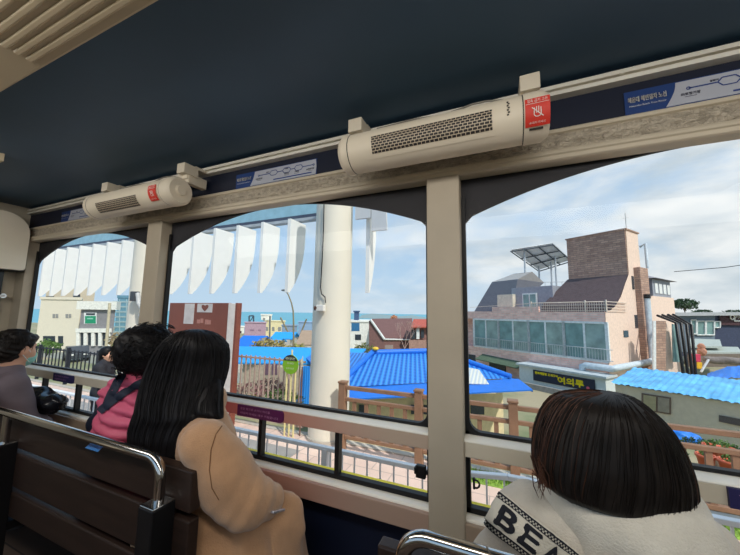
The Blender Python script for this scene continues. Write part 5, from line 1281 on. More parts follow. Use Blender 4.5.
# garden beyond the fence
for i, (x, y, f, r, mt_, lb) in enumerate((
    (250, 392, 7.2, (.55, .3, .28), leafP, 'mauve dry flower bed behind the pale fence, next to the signboard'),
    (272, 388, 7.6, (.5, .3, .26), leafP, 'mauve dry flower bed behind the pale fence, under the hut windows'),
    (283, 400, 6.2, (.55, .3, .25), leafG, 'green low bush left of the green sign poles'),
    (252, 404, 6.3, (.5, .3, .22), leafY, 'tan dry bush at the foot of the signboard'))):
    p = atH(x, y, f); shrub('garden_bush', lb, tuple(p), r, 600, .035, mt_, 20+i)
def grass(name, x0, x1, y0, y1, z, n, h, mat_, label, seed):
    rg = random.Random(seed); m = MB()
    for i in range(n):
        x = rg.uniform(x0, x1); y = rg.uniform(y0, y1); a = rg.uniform(0, PI); hh = h*rg.uniform(.5, 1.2); w_ = .007*rg.uniform(.8, 1.6)
        zz = z(y) if callable(z) else z; d = Vector((math.cos(a), math.sin(a), 0))*w_; t = Vector((rg.uniform(-.4, .4)*hh, rg.uniform(-.4, .4)*hh, hh))
        b = Vector((x, y, zz)); m.add([b-d, b+d, b+t], [(0, 1, 2)])
    o = m.build(name, mat_, None); tag(o, label, 'grass', kind='stuff')
gB = mt('grass_bright', S(146, 178, 78), rough=.8, var=.3, scale=2)
struct(MB().box((-.75, 4.36, PZ), (5, 4.69, PZ+.01)).build('lawn_strip', gB))
grass('grass_strip', -.75, 4.2, 4.37, 4.68, PZ+.01, 3000, .06, gB, 'bright green grass strip along the foot of the brown fence', 1)
grass('rough_grass', -2.4, 1.5, 4.9, 7.5, gz, 7000, .14, mt('grass_dry', S(176, 172, 92), rough=.8, var=.3, scale=1.5), 'rough yellow-green grass on the slope behind the brown fence', 2)
for i, (x, y, f, r, mm, lb) in enumerate((
    (676, 452, 6.2, (.3, .25, .2), leafD, 'dark green shrub below the blue tarpaulin bundle'),
    (722, 448, 6.6, (.5, .3, .22), leafG, 'leafy green shrub behind the orange pots'),
    (739, 455, 6.4, (.3, .25, .22), leafD, 'dark shrub at the right edge beside the pots'),
    (695, 443, 7.5, (.5, .3, .2), leafD, 'low dark weeds at the foot of the shed wall'))):
    p = atH(x, y, f); shrub('garden_shrub', lb, tuple(p), tuple(q_*.8 for q_ in r), 400, .03, mm, 40+i)
terra = mt('terracotta_plastic', S(222, 108, 76), rough=.5, var=.08)
for (x, y, f), lb in (((711.5, 450.5, 5.9), 'orange plant pot at the back, leftmost above the others'), ((706, 461, 5.2), 'orange plant pot at the front left of the cluster'), ((727, 454, 5.6), 'orange plant pot on the right of the cluster'), ((729, 467, 4.95), 'orange plant pot lowest and nearest in the cluster')):
    p = atH(x, y, f); pt = thing('plant_pot', lb, 'pot', (p.x, p.y, p.z-.12), 0)
    m = MB(); R0 = .11; pr = [(0, -.12), (R0*.72, -.12), (R0, .06), (R0*1.12, .06), (R0*1.12, .10), (R0*.95, .10), (R0*.9, .04), (0, .04)]; n = 20
    vs = [(p.x+r0*math.cos(2*PI*i/n), p.y+r0*math.sin(2*PI*i/n), p.z+z) for r0, z in pr for i in range(n)]
    m.add(vs, [(j*n+i, j*n+(i+1) % n, (j+1)*n+(i+1) % n, (j+1)*n+i) for j in range(len(pr)-1) for i in range(n)], True); m.build('pot', terra, pt)
    leaves('plant', leafG, (p.x, p.y, p.z+.12), (.09, .09, .08), 60, .03, pt, int(x))
    m = MB(); m.tube([(p.x, p.y, p.z-.12), (p.x, p.y, gz(p.y)-.05)], .10, 12); m.build('stand', mt('pot_stand', S(120, 104, 90)), pt)

# ---------------------------------------------------------------- blue tarp shed at right
s0 = atH(615, 384, 15.4); s1 = atH(760, 406, 11.8); se = -1.70; s0.z = s1.z = se
sh = thing('beige_shed', 'beige rendered shed with a crumpled light blue sheet roof at right', 'shed', ((s0.x+s1.x)/2, (s0.y+s1.y)/2, -3.6))
u = (s1-s0).normalized(); n = Vector((-u.y, u.x, 0)); dpt = 3.4
m = MB(); P = [s0, s1, s1+n*dpt, s0+n*dpt]
P2 = [p+Vector((0, 0, .42 if i > 1 else 0)) for i, p in enumerate(P)]
m.add([(p.x, p.y, -3.9) for p in P]+[tuple(p) for p in P2], [(0, 1, 5, 4), (1, 2, 6, 5), (2, 3, 7, 6), (3, 0, 4, 7)]); m.build('walls', wmat('shed_beige', (206, 190, 166), var=.06), sh)
m = MB(); nu, nv = 60, 16; vs = []
for j in range(nv+1):
    for i in range(nu+1):
        p = s0+u*(-.15+(s1-s0).length*i/nu)+n*(-.18+(dpt+.2)*j/nv)
        z = se+.05+.42*j/nv+.035*math.sin(i*2.1)*.6+.05*mnoise.noise(Vector((i*.35, j*.5, 0)))
        vs.append((p.x, p.y, z))
m.add(vs, [(j*(nu+1)+i, j*(nu+1)+i+1, (j+1)*(nu+1)+i+1, (j+1)*(nu+1)+i) for j in range(nv) for i in range(nu)], True)
m.build('roof_sheet', pm('light_blue_sheet', S(104, 184, 236), rough=.5, var=.25, scale=1.6, bump=.4, bscale=5), sh)
def onwall(x, y, p0, nn_): return on_plane(x, y, p0, nn_)
def wallrect(nm, mat_, a_, b_, ya, yb, yc, yd, par, out=.03, p0=s0, nn_=n):
    pp = p0-nn_*out
    return MB().slab(*[onwall(x, y, pp, nn_) for x, y in ((a_, yc), (b_, yd), (b_, yb), (a_, ya))], .02).build(nm, mat_, par)
wf = wallrect('window_frame', mt('brown_window_frame', S(112, 92, 80)), 641.6, 671, 393, 397.5, 410, 414.5, sh)
wallrect('pane', mt('shed_pane_left', S(164, 152, 120), rough=.25), 643.6, 656, 394.8, 396.6, 409, 411, wf, .055)
wallrect('pane', mt('shed_pane_right', S(150, 138, 122), rough=.25), 658, 669.5, 397, 398.8, 411.3, 412.9, wf, .055)
wallrect('slot_window', mt('slot_dark', S(92, 82, 78)), 719, 745, 415, 420, 421.5, 427, sh)
p = [atH(x, y, 11.0) for x, y in ((673.5, 445), (686, 442), (697, 436), (672, 430))]
tb = MB(); c = atH(684, 438, 11.2); sd = SDF((c.x-.8, c.y-.6, c.z-.6), (c.x+.8, c.y+.6, c.z+.6), .03)
sd.ell((c.x, c.y, c.z), (.48, .3, .26), .05); sd.ell((c.x-.3, c.y, c.z-.1), (.2, .2, .3), .08); sd.warp(lambda x, y, z: .03*np.sin(x*14+z*9)*np.sin(y*12+z*11))
tp = sd.mesh(1).build('tarpaulin_bundle', mt('tarp_blue', S(36, 124, 222), rough=.5, var=.1)); tag(tp, 'bright blue tarpaulin bundle against the shed wall', 'tarpaulin')
c = atH(730, 372, 20); m = MB(); vs = []; nu = 20; nv = 8
for j in range(nv+1):
    for i in range(nu+1):
        q = atH(707+(i/nu)*45, 378-(j/nv)*12*(.35+.65*min(1, i/10)), 19+j*.3); vs.append((q.x, q.y, q.z+.12*mnoise.noise(Vector((i*.5, j*.6, 3)))))
m.add(vs, [(j*(nu+1)+i, j*(nu+1)+i+1, (j+1)*(nu+1)+i+1, (j+1)*(nu+1)+i) for j in range(nv) for i in range(nu)], True)
tag(m.build('blue_tarpaulin', mt('tarp_blue', (0, 0, 0))), 'blue tarpaulin sheet at the right edge above the shed roof', 'tarpaulin')

# ---------------------------------------------------------------- the brick building with the restaurant banner
O = atH(608, 360, 20); O.z = 0; AX = (RT-1.66*FW)/math.hypot(1, 1.66); BY = (RT*1.66+FW)/math.hypot(1, 1.66)
ang = math.atan2(AX[1], AX[0])
bd = thing('brick_building', 'large pink brick building with glazed balcony, tower and roof terrace', 'building', (O.x, O.y, -3.6), ang)
BM = Matrix.Translation(Vector((O.x, O.y, 0))) @ Matrix.Rotation(ang, 4, 'Z')
def BB(): return MB(BM)
def bpl(px, py, y=None, x=None):
    dd = ray(px, py); nn_ = BY if y is not None else AX; kk = y if y is not None else x
    s = ((O.x*nn_[0]+O.y*nn_[1])+kk)/(dd[0]*nn_[0]+dd[1]*nn_[1]); p = _p(dd, s); q = p-Vector((O.x, O.y, 0))
    return q.x*AX[0]+q.y*AX[1], q.x*BY[0]+q.y*BY[1], p.z
pinkB = brickm('pink_brick', S(252, 208, 192), S(230, 178, 164), S(226, 208, 196), 1, bw=.42, bh=.14, ms=.012, var=.5)
tanB = brickm('tower_brick', S(196, 160, 138), S(164, 130, 114), S(146, 122, 110), 1, bw=.5, bh=.16, ms=.02, var=.6)
paleP = wmat('pale_pink_render', (234, 208, 190), var=.08); slate = wmat('dark_slate', (92, 76, 76), var=.2); greyW = wmat('grey_render', (150, 154, 164), var=.1)
balR = mt('balcony_rail', S(206, 206, 206), rough=.4)
# main block (with the balcony recess left open)
m = BB(); m.box((-13, 1.3, -3.8), (0, 12.5, 1.2)); m.box((-13, 0, -3.8), (0, 1.4, -1.38)); m.box((-13, 0, 1.16), (0, 1.4, 1.82)); m.build('main_walls', pinkB, bd)
m = BB(); m.add([(.03, 0, -3.8), (.03, 12.9, -3.8), (.03, 12.9, 3.0), (.03, 6.3, 3.2), (.03, 6.3, 7.85), (.03, 4.2, 7.9), (.03, 4.1, 4.6), (.03, 3.4, 3.9), (.03, 2.5, 2.9), (.03, 1.5, 2.2), (.03, .6, 1.9), (.03, 0, 1.8)], [tuple(range(12))])
m.add([(-.0, 6.3, -3.8), (.0, 6.3, 7.85), (-4, 6.3, 7.85), (-4, 6.3, -3.8)], [(0, 1, 2, 3)]); m.build('side_wall', paleP, bd)
m = BB(); m.box((-4.02, 4.05, 1.8), (0, 6.3, 7.88)); m.build('stair_tower', tanB, bd)
m = BB(); m.box((-4.1, 4.0, 7.88), (.1, 6.4, 7.98)); m.build('tower_coping', tanB, bd)
m = BB(); m.add([(-5.2, 1.9, 2.3), (0, 1.9, 2.3), (0, 4.04, 4.55), (-4.1, 4.04, 4.55)], [(0, 1, 2, 3)]); m.add([(-5.2, 1.9, 2.3), (-4.1, 4.04, 4.55), (-4.1, 4.04, 1.8), (-5.2, 1.9, 1.8)], [(0, 1, 2, 3)])
m.box((-5.2, 1.9, 1.8), (0, 2.1, 2.32)); m.build('slate_roof', slate, bd)
m = BB(); m.box((-8.3, 2.6, 1.8), (-4.6, 7, 4.0)); m.box((-9.5, 7, 1.8), (-3.6, 12, 4.0)); m.build('penthouse', greyW, bd)
q0 = bpl(474, 313, y=2.4); q1 = bpl(492, 282, y=3.6); q2 = bpl(526, 281, y=3.6)
m = BB(); a0 = (q0[0], 2.4, 1.8); a1 = (-8.3, 2.4, 1.8); b0 = (q1[0], 3.6, q1[2]); b1 = (-8.3, 3.6, q1[2]+.05); c0 = (q1[0]+.3, 8, q1[2]); c1 = (-8.3, 8, q1[2]); d0 = (q0[0], 8, 1.8)
m.add([a0, a1, b1, b0, c0, c1, d0], [(0, 1, 2, 3), (0, 3, 4, 6), (1, 5, 2)]); m.build('left_roof', wmat('grey_slate', (104, 106, 114), var=.15), bd)
zt2 = bpl(505, 274, y=5)[2]; m = BB(); m.add([b0, b1, (-8.0, 5.5, zt2), (q1[0]+1.2, 5.5, zt2), c0, c1], [(0, 1, 2, 3), (0, 3, 4), (3, 2, 5, 4), (1, 5, 2)]); m.build('left_roof_top', wmat('pale_slate', (168, 164, 160), var=.1), bd)
x0, _, z1 = bpl(522.5, 293.5, y=2.55); x1, _, z0 = bpl(537.5, 306, y=2.55)
d_ = BB().box((x0, 2.5, 1.8), (x1, 2.58, z1)).build('door', frameW, bd)
for a_, b_ in ((x0+.1, (x0+x1)/2-.06), ((x0+x1)/2+.06, x1-.1)): BB().box((a_, 2.46, 1.95), (b_, 2.5, z1-.12)).build('pane', mt('teal_glass', S(126, 158, 156), rough=.15, var=.25, scale=1.5), d_)
x0, _, z1 = bpl(498.5, 295, y=2.3); x1, _, z0 = bpl(514, 304, y=2.3); BB().box((x0, 2.1, 1.8), (x1, 2.6, z1)).build('terrace_cupboard', wmat('cream_cupboard', (208, 202, 184)), bd)
# terrace parapet step and rail
xs_, _, zs = bpl(492, 307, y=-.02); xe_, _, _ = bpl(538, 306, y=-.02)
BB().box((xs_, -.02, 1.7), (xe_, .2, zs)).build('parapet', pinkB, bd)
m = BB(); xa, xb = -4.9, .12
for z in (2.48, 2.28, 2.08, 1.90): m.tube([(xa, 0, z), (xb, 0, z), (xb, 3.0, z)], .022 if z < 2.4 else .035, 6)
x = xa
while x <= xb: m.tube([(x, 0, 1.8), (x, 0, 2.48)], .018, 5); x += .14
for x in (xa, -1.1, xb): m.tube([(x, 0, 1.8), (x, 0, 2.6)], .05, 8)
m.tube([(-10.9, 0, 2.2), (xa, 0, 2.45)], .02, 6)
m.build('terrace_rail', wmat('tan_rail', (222, 204, 188)), bd)
# glazed balcony
wallx = [bpl(x, 330, y=0)[0] for x in (474, 498.5, 528.5, 563.5, 606.5)]
for i in range(4):
    a_, b_ = wallx[i], wallx[i+1]
    w_ = BB(); 
    for xx in (a_, b_): w_.box((xx-.09, -.03, -1.32), (xx+.09, .12, 1.16))
    w_.box((a_, -.03, 1.04), (b_, .12, 1.18)); w_.box((a_, -.03, -1.40), (b_, .12, -1.27)); mid = (a_+b_)/2; w_.box((mid-.06, -.01, -1.3), (mid+.06, .1, 1.1))
    w_ = w_.build('balcony_frame', frameW, bd)
    for p_, q_, c_ in ((a_+.09, mid-.06, 'teal_glass'), (mid+.06, b_-.09, 'mint_glass')):
        BB().box((p_, .04, -1.28), (q_, .06, 1.06)).build('pane', mt(c_, S(150, 170, 164), rough=.12, var=.3, scale=1.2), w_)
m = BB()
for z in (-.55, -1.25): m.tube([(wallx[0], -.12, z), (wallx[-1]+.3, -.12, z)], .025, 6)
x = wallx[0]
while x < wallx[-1]: m.tube([(x, -.12, -1.25), (x, -.12, -.55)], .014, 4); x += .17
m.build('balcony_rail', balR, bd)
m = BB(); m.box((wallx[3]+.35, .07, -1.25), (wallx[3]+1.5, .12, .62)); m.build('inner_door', mt('pale_teal', S(170, 200, 198)), bd)
# side openings, chimney stack, pipe
for (a_, b_, c_, d__) in ((631.5, 634.5, 276, 289.5), (634.5, 638, 315, 328), (623.5, 628.5, 330.5, 337)):
    y0, z1 = bpl(a_, c_, x=.05)[1:]; y1, z0 = bpl(b_, d__, x=.05)[1:]; BB().box((.02, y0, z0), (.07, y1, z1)).build('side_window', darkWin, bd)
y0, zt_ = bpl(637.5, 268, x=.05)[1:]
ya_, yb_ = bpl(636, 300, x=.03)[1], bpl(650.5, 300, x=.4)[1]; m = BB(); m.box((.0, ya_, -3.8), (.4, yb_, 5.15)); m.build('chimney_stack', tanB, bd)
py_ = [bpl(x, y, x=.55) for x, y in ((641, 298), (643.5, 330), (646, 362))]
m = BB(); yy = 5.2; 
zc = bpl(646, 362, x=.45)[2]; zt_ = bpl(641, 298, x=.45)[2]; zc2 = bpl(600, 367, y=-.35)[2]
m.tube([(.50, 5.45, zt_), (.50, 5.45, zc+.25), (.50, 5.35, zc+.06), (.50, 5.1, zc), (.50, -.3, zc2+.05), (.4, -.45, zc2), (-1.1, -.45, zc2), (-1.3, -.45, zc2-.1), (-1.3, -.45, zc2-.35)], .20, 14)
m.build('drain_pipe', mt('pale_blue_pipe', S(196, 208, 216), rough=.4), bd)
m = BB(); m.tube([(.50, 5.45, zt_), (.50, 5.45, zt_+.3)], .24, 12); m.build('pipe_cap', blackP, bd)
m = BB(); m.tube([(.0, 6.6, 6.9), (.35, 6.6, 7.1), (.35, 6.6, 5.2)], .10, 8); m.build('vent_pipe', mt('pale_blue_pipe', (0, 0, 0)), bd)
# rear pale wing with roof, lower brick pier
m = BB(); m.box((-.2, 8.2, -3.8), (.02, 12.9, 3.2)); m.build('rear_wing', paleP, bd)
m = BB(); m.box((-3.5, 8.6, 3.2), (-.05, 12.6, 4.55)); m.build('rear_upper_wall', greyW, bd)
m = BB(); m.add([(.3, 8.2, 4.6), (.3, 13.2, 4.6), (-2, 11.6, 5.5), (-2, 9.6, 5.5), (-4, 8.2, 4.6), (-4, 13.2, 4.6)], [(0, 1, 2, 3), (0, 3, 4), (1, 5, 2), (4, 3, 2, 5)]); m.build('rear_roof', wmat('grey_roof', (160, 156, 160)), bd)
m = BB()
for i in range(4): m.box((-.04, 9.0+i*.9, 3.45), (.0, 9.6+i*.9, 4.25))
m.build('rear_windows', frameW, bd)
# antenna
a_ = bpl(633, 231, x=-.4); m = BB(); m.tube([(-.5, 5.9, 7.9), (-.5, 5.9, 9.6)], .035, 6); m.tube([(-.7, 5.9, 9.2), (-.3, 5.9, 9.2)], .02, 4); m.build('antenna', balR, bd)
# ground floor: green awning, dark doorways
m = BB(); a0 = bpl(481, 357, y=-.6); a1 = bpl(527, 363, y=-.6); xa_aw = bpl(517, 366, y=-1.3)[0]-.15; m.slab((a0[0]-.3, -1.0, -2.35), (xa_aw, -1.0, -2.55), (xa_aw, 0, -2.2), (a0[0]-.3, 0, -2.0), .06); m.build('green_awning', wmat('awning_green', (86, 104, 84)), bd)
m = BB()
for a_, b_ in ((-12.4, -10.4), (-8.9, -7.3)): m.box((a_, -.06, -3.7), (b_, .02, -2.15))
m.build('doorway', darkWin, bd)
# solar panel
sp_ = thing('solar_canopy', 'tilted solar panel canopy on posts above the building roof', 'solar panel', (O.x-5, O.y+6, 3.7), 0)
S4 = [atH(x, y, f) for x, y, f in ((510.5, 249.5, 30.0), (552.5, 242.8, 29.5), (571, 259.5, 33.5), (538.5, 269.5, 34.0))]
m = MB(); m.slab(S4[0], S4[3], S4[2], S4[1], .04); m.build('panel', mt('solar_underside', S(226, 230, 232), rough=.4, var=.08), sp_)
def lerp(a, b, t): return a+(b-a)*t
m = MB()
for t in (0, .33, .66, 1): m.tube([lerp(S4[0], S4[1], t)-Vector((0, 0, .18)), lerp(S4[3], S4[2], t)-Vector((0, 0, .18))], .055, 6)
for t in (0, .33, .66, 1): m.tube([lerp(S4[0], S4[3], t)-Vector((0, 0, .22)), lerp(S4[1], S4[2], t)-Vector((0, 0, .22))], .065, 6)
m.build('panel_rails', mt('dark_steel', (0, 0, 0)), sp_)
for a_, t, s_ in ((521.5, .12, .25), (539.5, .85, .12), (552.5, .82, .50), (560, .6, .75)):
    tp_ = lerp(lerp(S4[0], S4[1], s_), lerp(S4[3], S4[2], s_), t); MB().tube([tp_-Vector((0, 0, .1)), Vector((tp_.x, tp_.y, 4.02))], .09, 8).build('post', mt('pale_steel', S(190, 196, 202), rough=.4), sp_)
m = MB(); q0 = lerp(S4[0], S4[3], .5); q1 = lerp(S4[1], S4[2], .6)
for z in (4.4, 4.95): m.tube([(q0.x-.3, q0.y, z), (q1.x, q1.y-1, z)], .03, 5)
for i in range(9): p = lerp(Vector((q0.x-.3, q0.y, 4.02)), Vector((q1.x, q1.y-1, 4.02)), i/8); m.tube([p, p+Vector((0, 0, .95))], .025, 5)
m.build('guard_rail', mt('pale_steel', (0, 0, 0)), sp_)
# banner annex in front of the building
an = thing('restaurant_annex', 'low pale annex carrying the dark banner at the foot of the brick building', 'annex', (O.x-2, O.y-1, -3.6), ang)
f_ = -1.3
xa = bpl(519, 366, y=f_)[0]; xb = bpl(606, 388, y=f_)[0]; zt_ = bpl(560, 371, y=f_)[2]
m = BB(); m.box((xa, f_, -4.0), (xb, -.03, zt_)); m.build('walls', wmat('annex_white', (206, 214, 214), var=.05), an)
m = BB(); m.box((xa-.1, f_-.25, zt_), (xb+.15, -.03, zt_+.12)); m.build('flat_roof', wmat('annex_roof', (190, 198, 200)), an)
m = BB(); xw = bpl(602, 380, y=f_-.03)[0]; m.box((xw-.28, f_-.05, -3.35), (xw+.1, f_, -2.85)); m.build('window', frameW, an)
bn = thing('banner_sign', 'dark navy banner with large yellow Korean letters on the annex', 'sign', (O.x-3, O.y-1.3, -3.3), ang)
P4 = [bpl(x, y, y=f_-.06) for x, y in ((533.5, 379.5), (595.5, 393), (595.5, 380), (533.5, 369.8))]
zb0 = (P4[0][2]+P4[1][2])/2; zb1 = (P4[2][2]+P4[3][2])/2; xb0, xb1 = P4[0][0], P4[1][0]
BB().box((xb0, f_-.08, zb0), (xb1, f_-.03, zb1)).build('board', wmat('banner_navy', (42, 46, 62)), bn)
yel = mt('banner_yellow', S(250, 224, 20), rough=.6)
m = BB(); hgt = zb1-zb0; W_ = xb1-xb0
text_on(m, '여의루', (xb0+W_*.64, f_-.085, zb0+hgt*.42), (1, 0, 0), (0, 0, 1), hgt*.66, wid=W_*.40, bold=.022); m.build('big_lettering', yel, bn)
m = BB(); text_on(m, '전복해물탕 조개구이', (xb0+W_*.24, f_-.085, zb0+hgt*.74), (1, 0, 0), (0, 0, 1), hgt*.26, wid=W_*.40, bold=.012); m.build('small_lettering', yel, bn)
m = BB(); m.cyl((xb0+W_*.90, f_-.083, zb0+hgt*.24), (xb0+W_*.90, f_-.09, zb0+hgt*.24), .09, n=14); m.build('red_dot', mt('banner_pink', S(214, 92, 112)), bn)
# grey block wall below the annex
m = BB(); m.box((-9, -2.4, -4.2), (-1.5, -2.2, -3.15)); o = m.build('block_wall', wmat('block_grey', (150, 146, 140), var=.15)); tag(o, 'grey block garden wall below the dark banner', 'wall')

# ---------------------------------------------------------------- pergola frames, pier, cafe at the far right
pi = thing('brick_pier', 'short brick and render pier at the right foot of the building', 'pier', tuple(atH(665, 385, 21)))
m = MB(); f = 21
def slabpx(mb, pts, f0, t): return mb.slab(*[atH(x, y, f0) for x, y in pts], t)
slabpx(m, ((656, 400), (666, 400), (666, 321), (656, 321)), 20.5, -.25); m.build('brick_face', tanB, pi)
m = MB(); slabpx(m, ((666, 400), (690, 400), (676, 352), (666, 322)), 20.8, -.2); m.build('render_face', paleP, pi)
m = MB(); slabpx(m, ((653.5, 400), (656.5, 400), (656, 321), (653.5, 321)), 20.4, -.1); m.build('pale_edge', frameW, pi)
m = MB(); slabpx(m, ((674, 362), (682, 362), (678, 326), (673, 324)), 20.4, -.1); m.build('dark_window', mt('teal_glass', (0, 0, 0)), pi)
pg = thing('pergola', 'row of black sloping pergola frames beside the brick building', 'pergola', tuple(atH(690, 380, 20)))
for i, (xa, ya, xb_, yb_, xc, yc) in enumerate(((657.5, 315.5, 676, 323, 685, 372), (662.5, 315, 681, 323, 689.5, 372), (668, 314.8, 686.5, 324, 693.5, 372), (673, 314.5, 691.5, 325, 696.5, 372))):
    f0 = 20.2+i*.3; m = MB(); m.tube([atH(xa, ya, f0+1.5), atH(xb_, yb_, f0), atH(xc, yc+14, f0)], .085, 8); m.build('frame', blackP, pg)
cf = thing('dark_cafe', 'dark navy cafe building with white roof edge and framed windows at far right', 'cafe', tuple(atH(720, 340, 34)))
m = MB(); slabpx(m, ((668, 356), (775, 358), (775, 312), (668, 314)), 34, -4); m.build('walls', wmat('cafe_navy', (62, 70, 94), var=.15), cf)
m = MB(); slabpx(m, ((668, 352), (715, 352), (715, 314), (668, 314)), 33.9, -.05); m.build('front', wmat('cafe_greyblue', (112, 126, 140), var=.15), cf)
m = MB(); slabpx(m, ((720, 325), (775, 326), (775, 315), (720, 315)), 33.8, -.05); m.build('sign_fascia', wmat('cafe_maroon', (74, 48, 54)), cf)
m = MB(); slabpx(m, ((666, 316), (778, 315), (778, 312), (666, 312.5)), 33.2, -5); m.build('roof_edge', wmat('cafe_roof_grey', (176, 178, 180)), cf)
m = MB(); u_ = (atH(760, 318, 33.7)-atH(720, 318, 33.7)).normalized(); q = atH(732.5, 317.3, 33.7); 
rr = [q+u_*(.24*math.cos(2*PI*i/20))+Vector((0, 0, .24*math.sin(2*PI*i/20))) for i in range(21)]; m.tube(rr, .06, 5); m.tube([q+u_*.05-Vector((0, 0, .05)), q+u_*.26-Vector((0, 0, .28))], .05, 5)
text_on(m, '카페', atH(739, 317.3, 33.7), u_, (0, 0, 1), .5); m.bar(atH(734, 320.8, 33.7), atH(745, 320.9, 33.7), .04, .12); m.build('lettering', whiteT, cf)
for a_, b_, c_, d__ in ((697, 705, 321, 335), (706, 714, 321, 335), (714.5, 720, 321.5, 327.5), (691, 696, 320, 334)):
    m = MB(); P_ = [atH(x, y, 33.8) for x, y in ((a_, d__), (b_, d__), (b_, c_), (a_, c_))]
    for i in range(4): m.tube([P_[i], P_[(i+1) % 4]], .07, 6)
    wfm = m.build('window_frame', frameW, cf); slabpx(MB(), ((a_, d__), (b_, d__), (b_, c_), (a_, c_)), 33.85, -.02).build('pane', mt('teal_glass', (0, 0, 0)), wfm)
dk = thing('cafe_deck', 'pale stepped deck in front of the dark cafe', 'deck', tuple(atH(710, 350, 28)))
for i, pts in enumerate((((690, 348), (722, 348), (720, 341), (690, 340)), ((690, 354), (742, 354), (738, 348.5), (690, 347.5)))):
    a, b, c, d__ = pts; m = MB(); m.slab(atH(*a, 27-i), atH(*b, 27-i), atH(*c, 31-i), atH(*d__, 31-i), .15); m.build('step', wmat('deck_pale', (176, 184, 176)), dk)
m = MB(); m.slab(atH(690, 367, 25.8), atH(760, 367, 25.8), atH(760, 354, 25.8), atH(690, 354, 25.8), -.2); m.build('deck_front', wmat('deck_brown', (120, 108, 98)), dk)
c = atH(742, 361, 24); sd = SDF((c.x-3, c.y-2.5, c.z-1), (c.x+3, c.y+2.5, c.z+1), .08); q0 = atH(707, 359.5, 24.5); q1 = atH(775, 364, 22.5); sd.cap(tuple(q0), tuple(q1), .26, .34, .05); sd.warp(lambda x, y, z: .03*np.sin(x*5+z*7))
tag(sd.mesh(1).build('covered_log', wmat('grey_brown_cover', (132, 124, 120), var=.2)), 'long grey-brown covered bundle lying in front of the cafe deck', 'bundle')
c = atH(701.5, 349, 25.3); sd = SDF((c.x-.6, c.y-.6, c.z-.7), (c.x+.6, c.y+.6, c.z+.7), .04); sd.ell((c.x, c.y, c.z+.2), (.24, .24, .26)); sd.ell((c.x, c.y, c.z-.2), (.3, .3, .35)); sd.warp(lambda x, y, z: .02*np.sin(x*20)*np.sin(z*18))
tag(sd.mesh(1).build('terracotta_figure', wmat('terra_figure', (190, 136, 112), var=.2)), 'small terracotta coloured figure standing on the cafe deck', 'statue')
for (a_, b_, c_, d__, colr, lb) in ((695, 701, 354.5, 362, (206, 66, 92), 'small pinkish red crate below the cafe deck'), (697, 702.5, 362.5, 369, (222, 172, 44), 'small yellow crate under the pinkish red one')):
    q = [atH(x, y, 23) for x, y in ((a_, d__), (b_, d__), (b_, c_), (a_, c_))]
    o = MB().slab(*q, -.4).build('crate', wmat('crate_%d' % colr[0], colr), None, bevel=.04); tag(o, lb, 'crate')
o = MB().tube([atH(701, 372, 22), atH(708.5, 359.5, 22)], .07, 6).build('leaning_pole', frameW, None); tag(o, 'thin white pole leaning beside the yellow crate', 'pole')
p = atH(684, 303, 60); shrub('pine_tree', 'dark green tree behind the rear wing of the brick building', (p.x, p.y, p.z-.2), (2.6, 2, 1.3), 1100, .22, leafD, 61, cat='tree')
for i, (x, y, rx, lb) in enumerate(((702, 310.5, 2.0, 'low dark treetops over the left end of the cafe roof'), (736, 310.5, 2.2, 'low dark treetops over the right end of the cafe roof'))):
    p = atH(x, y, 62); shrub('pine_tree', lb, (p.x, p.y, p.z-.3), (rx, 1.5, .6), 400, .2, leafD, 62+i, cat='tree')
a = atH(674, 271.7, 30); b = atH(790, 258, 24); o = MB().tube([a, lerp(a, b, .5)-Vector((0, 0, .15)), b], .03, 5).build('power_line', blackM, None); tag(o, 'thin power line crossing the sky at right', 'cable')

# ---------------------------------------------------------------- left window: street and buildings
o, r_ = block('cream_building', 'large cream two-storey building seen through the left window', 'building', 34, 75.5, 352, 299.5, 36.5, 12, wmat('cream_render', (232, 222, 200), var=.04), rooft=.3)
for a_ in (52.5, 65.5): r_('window', mt('soft_grey_window', (0, 0, 0)), a_, a_+2.6, 314, 318); r_('window', mt('soft_grey_window', (0, 0, 0)), a_+3.2, a_+5.6, 314, 318)
for a_, b_, c_ in ((43, 55, 'g'), (58, 63, 'g')): r_('shopfront', darkWin, a_, b_, 336, 346)
o, r_ = block('grey_building', 'grey clad building with a white cornice and a green lit sign', 'building', 76.2, 111, 352, 309.5, 34, 1.8, wmat('grey_cladding', (142, 140, 142), var=.1), wmat('white_wall', (0, 0, 0)), rooft=.9, over=.3)
r_('sign_frame', frameW, 84, 96.5, 312.5, 324); sgp = r_('green_sign', mt('sign_green', S(40, 150, 110), rough=.4), 85, 95.6, 316, 323.4, .06); r_('sign_mark', mt('sign_pale', S(150, 206, 186)), 87, 93, 318, 319.2, .08); r_('sign_letters', darkWin, 86, 94.8, 313.2, 315, .06)
r_('lower_wall', wmat('white_wall', (0, 0, 0)), 75.5, 110, 328.5, 332.5, .25)
for a_ in (76, 83.5, 91, 98, 106): r_('pier', wmat('white_wall', (0, 0, 0)), a_, a_+3.2, 332, 346, .2)
for a_ in (79.5, 87.5, 95, 102): r_('shopfront', darkWin, a_, a_+3.5, 333, 345, .05)
o, r_ = block('beige_building', 'tall beige building partly hidden by the canopy fins at left', 'building', 38, 88, 352, 286, 48, 10, wmat('beige_render', (206, 192, 168), var=.05)); r_('window', darkWin, 46, 54, 296, 298)
r_('window', darkWin, 73, 80, 294, 297)
o, r_ = block('glass_tower', 'distant blue-green glass tower left of the shaded column', 'tower', 112, 142, 352, 298, 60, 12, wmat('glass_blue', (112, 158, 180), var=.15), rooft=.5)
for y in range(301, 345, 5): r_('floor_band', wmat('tower_pale_band', (164, 190, 198)), 112.5, 141, y, y+1.6, .05)
